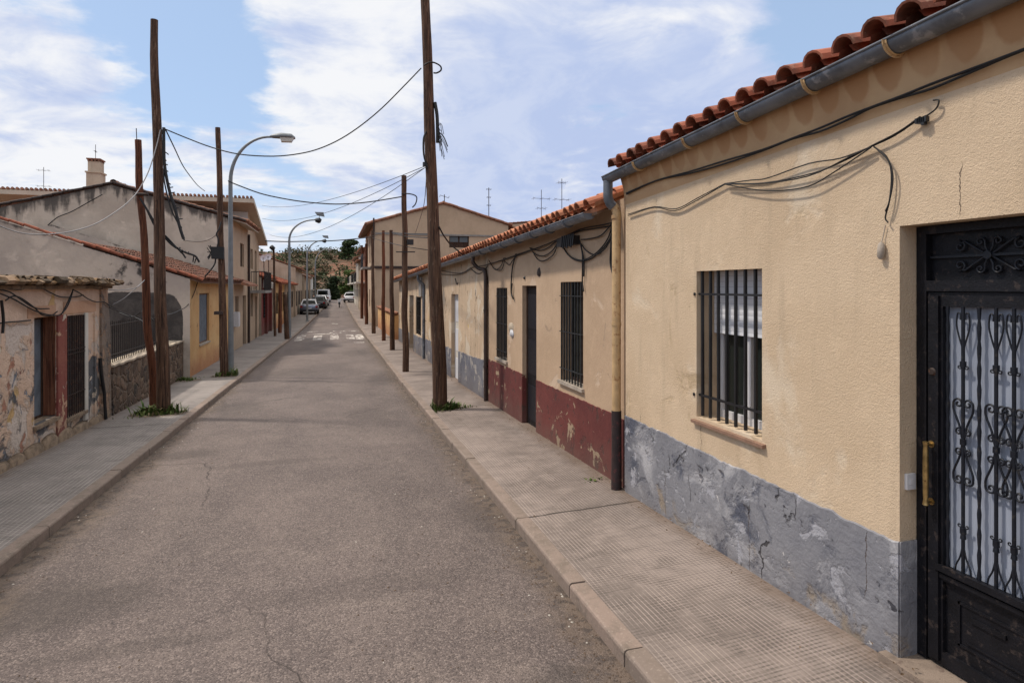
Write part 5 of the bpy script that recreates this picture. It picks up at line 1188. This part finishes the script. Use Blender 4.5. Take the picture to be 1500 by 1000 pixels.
# ------------------------------------------------------------------ aerials
def aerial(label, u, vb, vt, Y=None, X=None, bars=((.9, .5), (.75, .3)), r=.010, tilt=0):
    b = at(u, vb, Y=Y, X=X); t = at(u, vt, Y=Y, X=X); t.x = b.x; t.y = b.y; H_ = t.z-b.z
    root = thing('tv_aerial', label, 'aerial', tuple(b), 'television aerials on the roofs')
    mb = MB(); mb.tube([b-V(0, 0, .2), t], r, 6); mb.build('mast', M['iron_brown'], root)
    mb = MB()
    for k, w in bars:
        z = b.z+H_*k; w *= .7; mb.tube([V(b.x-w, b.y, z+tilt), V(b.x+w, b.y, z-tilt)], r*.6, 5)
        for i in range(3): x = b.x-w+2*w*i/2; mb.tube([V(x, b.y-.2, z), V(x, b.y+.2, z)], r*.4, 4); mb.tube([V(x, b.y, z-.05), V(x, b.y, z+.05)], r*.4, 4)
    mb.build('crossbars', M['iron_brown'], root)
aerial('thin single aerial above the rear building on the right', 716, 322, 275, Y=48, bars=((.95, .25), (.7, .2), (.45, .2)), r=.03)
aerial('aerial with wide crossbar, left of the pair above the orange tiles', 793, 312, 278, X=6.6, bars=((.62, .40), (.2, .2)))
aerial('aerial with short crossbar, right of the pair above the orange tiles', 823, 300, 262, X=6.6, bars=((.85, .16), (.2, .32)))
aerial('small aerial at the peak of the broad tan gable', 651, 300, 285, Y=46, bars=((.8, .5),), r=.03, tilt=.1)
aerial('thin aerial at the left end of the tall house roof', 64, 276, 245, Y=33, bars=((.85, .3), (.1, .35)), r=.012)
aerial('thin rod rising from the chimney', 140, 232, 212, Y=33.5, bars=((.5, .03),), r=.012)
aerial('low aerial far down the right hand roofs', 541, 365, 352, Y=60, bars=((.9, .5),), r=.03, tilt=.2)
for (u, v, k) in ((386, 378, 'left'), (393, 376, 'right')):
    p = at(u, v, Y=51.9); root = thing('satellite_dish', 'small white satellite dish, %s one of the pair on the far left roofs' % k, 'satellite dish', tuple(p))
    mb = MB(); vs = [p+V(0, .12, 0)]
    for i in range(14): a = 2*math.pi*i/14; vs.append(p+V(math.cos(a)*.24, 0, math.sin(a)*.26))
    mb.add(vs, [(0, 1+i, 1+(i+1) % 14) for i in range(14)], True); mb.build('dish', M['white_pvc'], root)
    mb = MB(); mb.tube([p+V(0, .1, 0), p+V(0, .3, -.5), p+V(0, .3, -2.2)], .03, 6); mb.tube([p+V(0, 0, -.35), p+V(0, -.4, 0)], .015, 5); mb.build('mount', M['iron_brown'], root)
# ------------------------------------------------------------------ vehicles
def loft(mb, secs, n_=16, sq=.35, sm=True):
    """sections along y: (y, halfwidth, z0, z1)"""
    vs = []
    for (y, w, z0, z1) in secs:
        for k in range(n_):
            a = 2*math.pi*(k+.5)/n_; c, s_ = math.cos(a), math.sin(a)
            vs.append((math.copysign(abs(c)**sq, c)*w, y, (z0+z1)/2+math.copysign(abs(s_)**sq, s_)*(z1-z0)/2))
    m_ = len(secs); mb.add(vs, [(i*n_+k, i*n_+(k+1) % n_, (i+1)*n_+(k+1) % n_, (i+1)*n_+k) for i in range(m_-1) for k in range(n_)]+[tuple(range(n_)), tuple(range((m_-1)*n_, m_*n_))], sm)
def make_car(label, paint, loc, rz=0, van=False, group='cars parked along the kerb'):
    root = thing('parked_car' if not van else 'parked_van', label, 'car' if not van else 'van', (0, 0, 0), group)
    mb = MB()
    if van: loft(mb, [(0, .84, .3, 1.0), (.1, .90, .25, 1.15), (2, .92, .24, 1.15), (3.9, .92, .25, 1.1), (4.5, .86, .28, .95), (4.75, .7, .35, .75)])
    else: loft(mb, [(0, .76, .34, .82), (.12, .84, .26, .93), (.9, .87, .22, .95), (2.9, .87, .22, .93), (3.7, .84, .24, .84), (4.05, .76, .28, .72), (4.15, .6, .34, .62)])
    mb.build('body', paint, root)
    top = 1.95 if van else 1.46
    mb = MB(); yy = [(.05, .12, 4.0, 3.2)] if van else [(.15, .55, 3.05, 2.35)]
    a, b_, c, d = yy[0]; wb, wt = (.86, .78) if van else (.80, .60); z0 = .95 if not van else 1.08
    q = [(-wb, a, z0), (wb, a, z0), (wb, c, z0), (-wb, c, z0), (-wt, b_, top), (wt, b_, top), (wt, d, top), (-wt, d, top)]
    mb.add(q, [(0, 1, 5, 4), (1, 2, 6, 5), (2, 3, 7, 6), (3, 0, 4, 7), (4, 5, 6, 7)]); mb.build('cabin', paint, root)
    q = [Vector(p) for p in q]
    def pane(i, j, k, l, nm, lo=.1, hi=.82, side=.08):
        c0, c1, c2, c3 = q[i], q[j], q[k], q[l]; nrm = (c1-c0).cross(c3-c0).normalized()
        B = lambda s_, t: (c0.lerp(c1, s_)).lerp(c3.lerp(c2, s_), t)+nrm*.012
        m2 = MB(); m2.add([B(side, lo), B(1-side, lo), B(1-side, hi), B(side, hi)], [(0, 1, 2, 3)]); m2.poly([B(side, lo), B(1-side, lo), B(1-side, hi), B(side, hi)], -nrm*.008)
        m2.build(nm, M['glass'], root)
    pane(0, 1, 5, 4, 'rear_window'); pane(2, 3, 7, 6, 'windscreen')
    if not van: pane(1, 2, 6, 5, 'side_window', side=.05); pane(3, 0, 4, 7, 'side_window', side=.05)
    for sx in (-1, 1):
        for y in ((.75, 3.35) if not van else (.9, 3.8)):
            m2 = MB(); m2.tube([(sx*.70, y, .31), (sx*.89, y, .31)], .31, 18); wh = m2.build('wheel', M['tyre'], root)
            m2 = MB(); m2.tube([(sx*.88, y, .31), (sx*.897, y, .31)], .19, 14); m2.build('rim', M['galv'], wh)
        m2 = MB(); m2.box(sx*.70-.10, sx*.70+.10, -.03, .10, .68, .84); m2.build('tail_light', M['lamp_red'], root)
        m2 = MB(); m2.box(sx*.6-.13, sx*.6+.13, 4.0 if not van else 4.55, 4.13 if not van else 4.70, .52, .66); m2.build('headlight', M['lamp_lens'], root)
        m2 = MB(); m2.box(sx*.86-.0, sx*1.0, 2.65, 2.78, .93, 1.05) if sx > 0 else m2.box(-1.0, -.86, 2.65, 2.78, .93, 1.05); m2.build('mirror', paint, root)
    m2 = MB(); m2.box(-.82, .82, -.07, .1, .30, .46); m2.build('bumper', M['iron'] if not van else paint, root)
    m2 = MB(); m2.box(-.26, .26, -.08, -.03, .50, .61) if False else m2.box(-.26, .26, -.055, .0, .55, .66); m2.build('number_plate', M['white_pvc'], root)
    root.location = loc; root.rotation_euler = (0, 0, rz); return root
RZ = lambda y: zk(y)-.10
c1 = make_car('dark blue car with pale bonnet, parked half on the left pavement by the low houses', M['car_silver'], (-2.28, 63.5, zk(63.5)+.01))
for o in bpy.data.objects:
    if o.parent == c1 and o.name.startswith('cabin'): o.data.materials[0] = M['car_white']
make_car('black car, first of the pair farther down the left kerb', M['car_black'], (-1.75, 77, RZ(77)+.02), R(-3))
make_car('white roofed dark car parked beyond the black one', M['car_white'], (-1.6, 83.2, RZ(83)+.02), R(-3))
make_car('white van with dark windows at the far end of the left kerb', M['car_white'], (-1.45, 94, RZ(94)), R(-3), van=True)
make_car('white car parked across the far end on the right', M['car_white'], (2.2, 92, RZ(92)+.1), R(-14))
make_car('dark car behind the white one at the far end on the right', M['car_black'], (2.7, 99, RZ(99)+.1), R(-10))
def scooter(loc):
    root = thing('motor_scooter', 'small dark scooter with a white top box standing in the far roadway', 'scooter', loc); x, y, z = loc
    mb = MB(); mb.tube([(x, y+.1, z+.62), (x, y+.6, z+.55), (x, y+1.05, z+.45), (x, y+1.25, z+.75), (x, y+1.2, z+1.0)], [.12, .16, .12, .12, .08], 10); mb.build('body', M['car_black'], root)
    for yy in (.15, 1.3):
        mb = MB(); mb.tube([(x-.06, y+yy, z+.25), (x+.06, y+yy, z+.25)], .25, 16); mb.build('wheel', M['tyre'], root)
    mb = MB(); mb.box(x-.2, x+.2, y-.15, y+.2, z+.75, z+1.1); mb.build('top_box', M['car_white'], root)
    mb = MB(); mb.tube([(x-.32, y+1.1, z+1.02), (x+.32, y+1.1, z+1.02)], .025, 6); mb.build('handlebar', M['iron'], root)
    mb = MB(); mb.box(x-.12, x+.12, y+.1, y+.75, z+.70, z+.78); mb.build('seat', M['tyre'], root)
scooter((.75, 80, RZ(80)))
# ------------------------------------------------------------------ planting
def leafball(mb, c, rx, ry, rz, n, s, rnd, hollow=.55):
    for _ in range(n):
        while True:
            p = Vector((rnd.uniform(-1, 1), rnd.uniform(-1, 1), rnd.uniform(-1, 1)))
            if hollow < p.length < 1: break
        q = Vector((c[0]+p.x*rx, c[1]+p.y*ry, c[2]+p.z*rz)); a = Vector((rnd.uniform(-1, 1), rnd.uniform(-1, 1), rnd.uniform(-.6, .6))).normalized(); b = a.cross(Vector((rnd.uniform(-1, 1), rnd.uniform(-1, 1), rnd.uniform(-1, 1)))).normalized()
        k = s*rnd.uniform(.6, 1.3); mb.add([q-a*k, q+b*k*.6, q+a*k, q-b*k*.6], [(0, 1, 2, 3)])
def tree(name, label, x, y, h, w, mat_, trunk=.35, group='trees at the foot of the hill', n=900, s=.35, seed=1, pine=False, cat='tree'):
    rnd = random.Random(seed); z = hz(x, y); root = thing(name, label, cat, (x, y, z), group)
    mb = MB(); mb.tube([(x, y, z-.4), (x+.1, y, z+h*.45), (x, y, z+h*.85)], [h*.035, h*.025, h*.01], 8)
    for k in range(5):
        a = rnd.uniform(0, 6.3); b = Vector((x, y, z+h*rnd.uniform(trunk, .7))); mb.tube([b, b+Vector((math.cos(a)*w*.6, math.sin(a)*w*.6, h*.14))], [h*.015, h*.005], 6)
    mb.build('trunk', M['pole'], root); mb = MB()
    for k in range(11):
        a = rnd.uniform(0, 6.3); t = rnd.uniform(0, 1); rr = w*rnd.uniform(.1, .62)*(1-(t*.55 if not pine else .3)); zz = z+h*(trunk+(.93-trunk)*t)
        leafball(mb, (x+math.cos(a)*rr, y+math.sin(a)*rr, zz), w*rnd.uniform(.3, .5), w*rnd.uniform(.3, .5), h*rnd.uniform(.10, .18), n//11, s, rnd)
    mb.build('crown', mat_, root); return root
tree('evergreen_tree', 'dark upright evergreen beside the white van at the end of the street', .15, 104, 4.2, 1.5, M['leaf_dark'], .05, n=1500, s=.28, seed=2)
tree('green_tree', 'bright green tree at the foot of the hill, left of the path end', 3.3, 121, 5.0, 3.0, M['leaf'], .15, n=1500, s=.35, seed=3)
tree('green_tree', 'bright green bushy tree just behind the far dark car', 7.2, 117, 5.5, 3.2, M['leaf'], .1, n=1600, s=.35, seed=4)
tree('pine_tree', 'large spreading pine high on the slope above the right houses', 13.5, 178, 10, 6.2, M['leaf_pine'], .2, n=2600, s=.45, seed=5, pine=True)
tree('pine_tree', 'smaller pine on the crest of the hill left of the large pine', 4.5, 200, 6.5, 4.5, M['leaf_pine'], .2, n=1500, s=.45, seed=6, pine=True)
tree('olive_tree', 'dull olive tree low on the slope behind the parked van', -4.5, 128, 4.4, 3.2, M['scrub'], .1, n=1300, s=.35, seed=8)
rnd = random.Random(11); mb = MB()
for i in range(1000):
    y = rnd.uniform(122, 236); x = rnd.uniform(-34, 60); nn = mn.noise((x*.06, y*.06, 5))
    if nn < -.05 and rnd.random() < .85: continue
    r = rnd.uniform(.6, 2.3)*(1+nn); leafball(mb, (x, y, hz(x, y)+r*.3), r, r, r*.65, 34, .34, rnd, .3)
tag(mb.build('hillside_scrub', M['scrub']), kind='stuff')
mb = MB()
for i in range(260):
    y = rnd.uniform(150, 236); x = rnd.uniform(0, 50) if rnd.random() < .6 else rnd.uniform(-34, 10); r = rnd.uniform(.8, 2.2)
    leafball(mb, (x, y, hz(x, y)+r*.4), r, r, r*.8, 40, .34, rnd, .3)
tag(mb.build('hillside_wood', M['leaf_pine']), kind='stuff')
# low structures at the street end
mb = MB(); mb.box(-2.2, .7, 108, 108.2, hz(0, 108)-.3, hz(0, 108)+1.15)
bw = thing('brick_wall', 'low reddish wall closing the street behind the parked van', 'wall', (-.8, 108, hz(0, 108)))
mb.build('wall_face', plaster('pink red wall', (.30, .10, .09), (.22, .07, .06)), bw)
mb = MB()
for i in range(6): mb.box(-2.2+i*.56, -2.05+i*.56, 107.94, 108.24, hz(0, 108)-.3, hz(0, 108)+1.3)
mb.build('wall_piers', M['plaster_white'], bw)
def soil():
    m, t, b = mat('soil', .95); p = t.pos(); n = t.noise(p, 9, 6, .65); t.put(b.inputs['Base Color'], t.mix(n, (.07, .05, .035), (.26, .21, .17))); return m
M['soil'] = soil()
# weeds round the poles
def weeds(label, x, y, r, n, seed, hmax=.17):
    rnd = random.Random(seed); mb = MB(); z0 = zk(y)+.01
    for i in range(n):
        a = rnd.uniform(0, 6.3); d = r*min(2.0, .33+abs(rnd.gauss(0, .42))*(1+.5*math.sin(a*3+seed))); px = x+math.cos(a)*d*1.25; py = y+math.sin(a)*d*.75; h = hmax*rnd.uniform(.25, 1.25)*max(.3, 1.15-d/r*.55)*(1.7 if rnd.random() < .06 else 1)
        l = rnd.uniform(0, 6.3); w = rnd.uniform(.004, .016); k = Vector((math.cos(l), math.sin(l), 0)); s_ = Vector((-k.y, k.x, 0))*w; b = Vector((px, py, z0))
        mb.add([b-s_, b+s_, b+k*h*.35+Vector((0, 0, h*.65))+s_*1.4, b+k*h*.8+Vector((0, 0, h*.9)), b+k*h*.35+Vector((0, 0, h*.65))-s_*1.4], [(0, 1, 2, 3, 4)])
    k = 18; cl = lambda q: max(q, XKR+.15) if x > 0 else min(q, xkl(y)-.15)
    for i, v_ in enumerate(mb.v): mb.v[i] = Vector((cl(v_.x), v_.y, v_.z))
    ring = [(cl(x+math.cos(6.283*i/k)*r*1.5), y+math.sin(6.283*i/k)*r*.95, z0-.004) for i in range(k)]; mb.add(ring+[(x, y, z0+.012)], [(i, (i+1) % k, k) for i in range(k)])
    o_ = mb.build('weed_clump', M['grass'], None, (x, y, z0)); o_.data.materials.append(M['soil'])
    for f_ in o_.data.polygons[-k:]: f_.material_index = 1
    return tag(o_, label, 'weeds', 'weeds at the feet of the poles')
    return tag(mb.build('weed_clump', M['grass'], None, (x, y, z0)), label, 'weeds', 'weeds at the feet of the poles')
weeds('green weeds round the foot of the tallest pole on the right', 2.08, 12.15, .30, 520, 1)
weeds('green weeds round the feet of the paired left poles', -3.24, 13.38, .36, 520, 2, .17)
weeds('sparse weeds at the foot of the pole beside the nearest lamp', -2.85, 19.25, .34, 260, 3, .2)
weeds('thin weeds in the joint below the ochre drain pipe', 3.0, 6.75, .14, 60, 4, .05)
weeds('low weeds along the base of the stone wall', -4.0, 18.6, .35, 260, 5, .10)
# grit and litter lying in the gutters
rnd = random.Random(5); mb = MB(); mc = MB()
for i in range(2200):
    y = 2.2+18*rnd.random()**1.5; left = rnd.random() < .4
    off = abs(rnd.gauss(0, .13)) if rnd.random() < .72 else rnd.uniform(0, 1.6)
    x = xkl(y)+.02+off if left else XKR-.02-off
    z = zk(y)-.105+crown(x, y); r = rnd.uniform(.003, .012); t = mb if rnd.random() < .90 else mc
    if t is mc: r *= 1.05
    vs = [(x+math.cos(a)*r*rnd.uniform(.6, 1.2), y+math.sin(a)*r*rnd.uniform(.6, 1.2), z+.001) for a in (0, 1.25, 2.5, 3.8, 5)]; t.add(vs+[(x, y, z+r*.8)], [(k, (k+1) % 5, 5) for k in range(5)])
tag(mb.build('grit', simple('gutter grit', (.13, .09, .065), .95, 0, .5, 30)), kind='stuff')
tag(mc.build('pale_litter', M['plaster_white']), kind='stuff')
mb = MB()
for i in range(420):
    y = 2.6+15*rnd.random()**1.3; x = XR-.03-abs(rnd.gauss(0, .09)) if rnd.random() < .8 else XR-rnd.uniform(.1, 1.2); z = wallz(y)+.02-(XR-x)*.05; r = rnd.uniform(.005, .018); l = rnd.uniform(0, 3)
    k = Vector((math.cos(l), math.sin(l), 0))*r; s_ = Vector((-k.y, k.x, 0))*.45; b = Vector((x, y, z+.004))
    mb.add([b-k, b+s_+Vector((0, 0, r*.4)), b+k, b-s_], [(0, 1, 2, 3)])
tag(mb.build('dry_leaf_litter', simple('dry leaf', (.16, .10, .055), .95, 0, .5, 30)), kind='stuff')
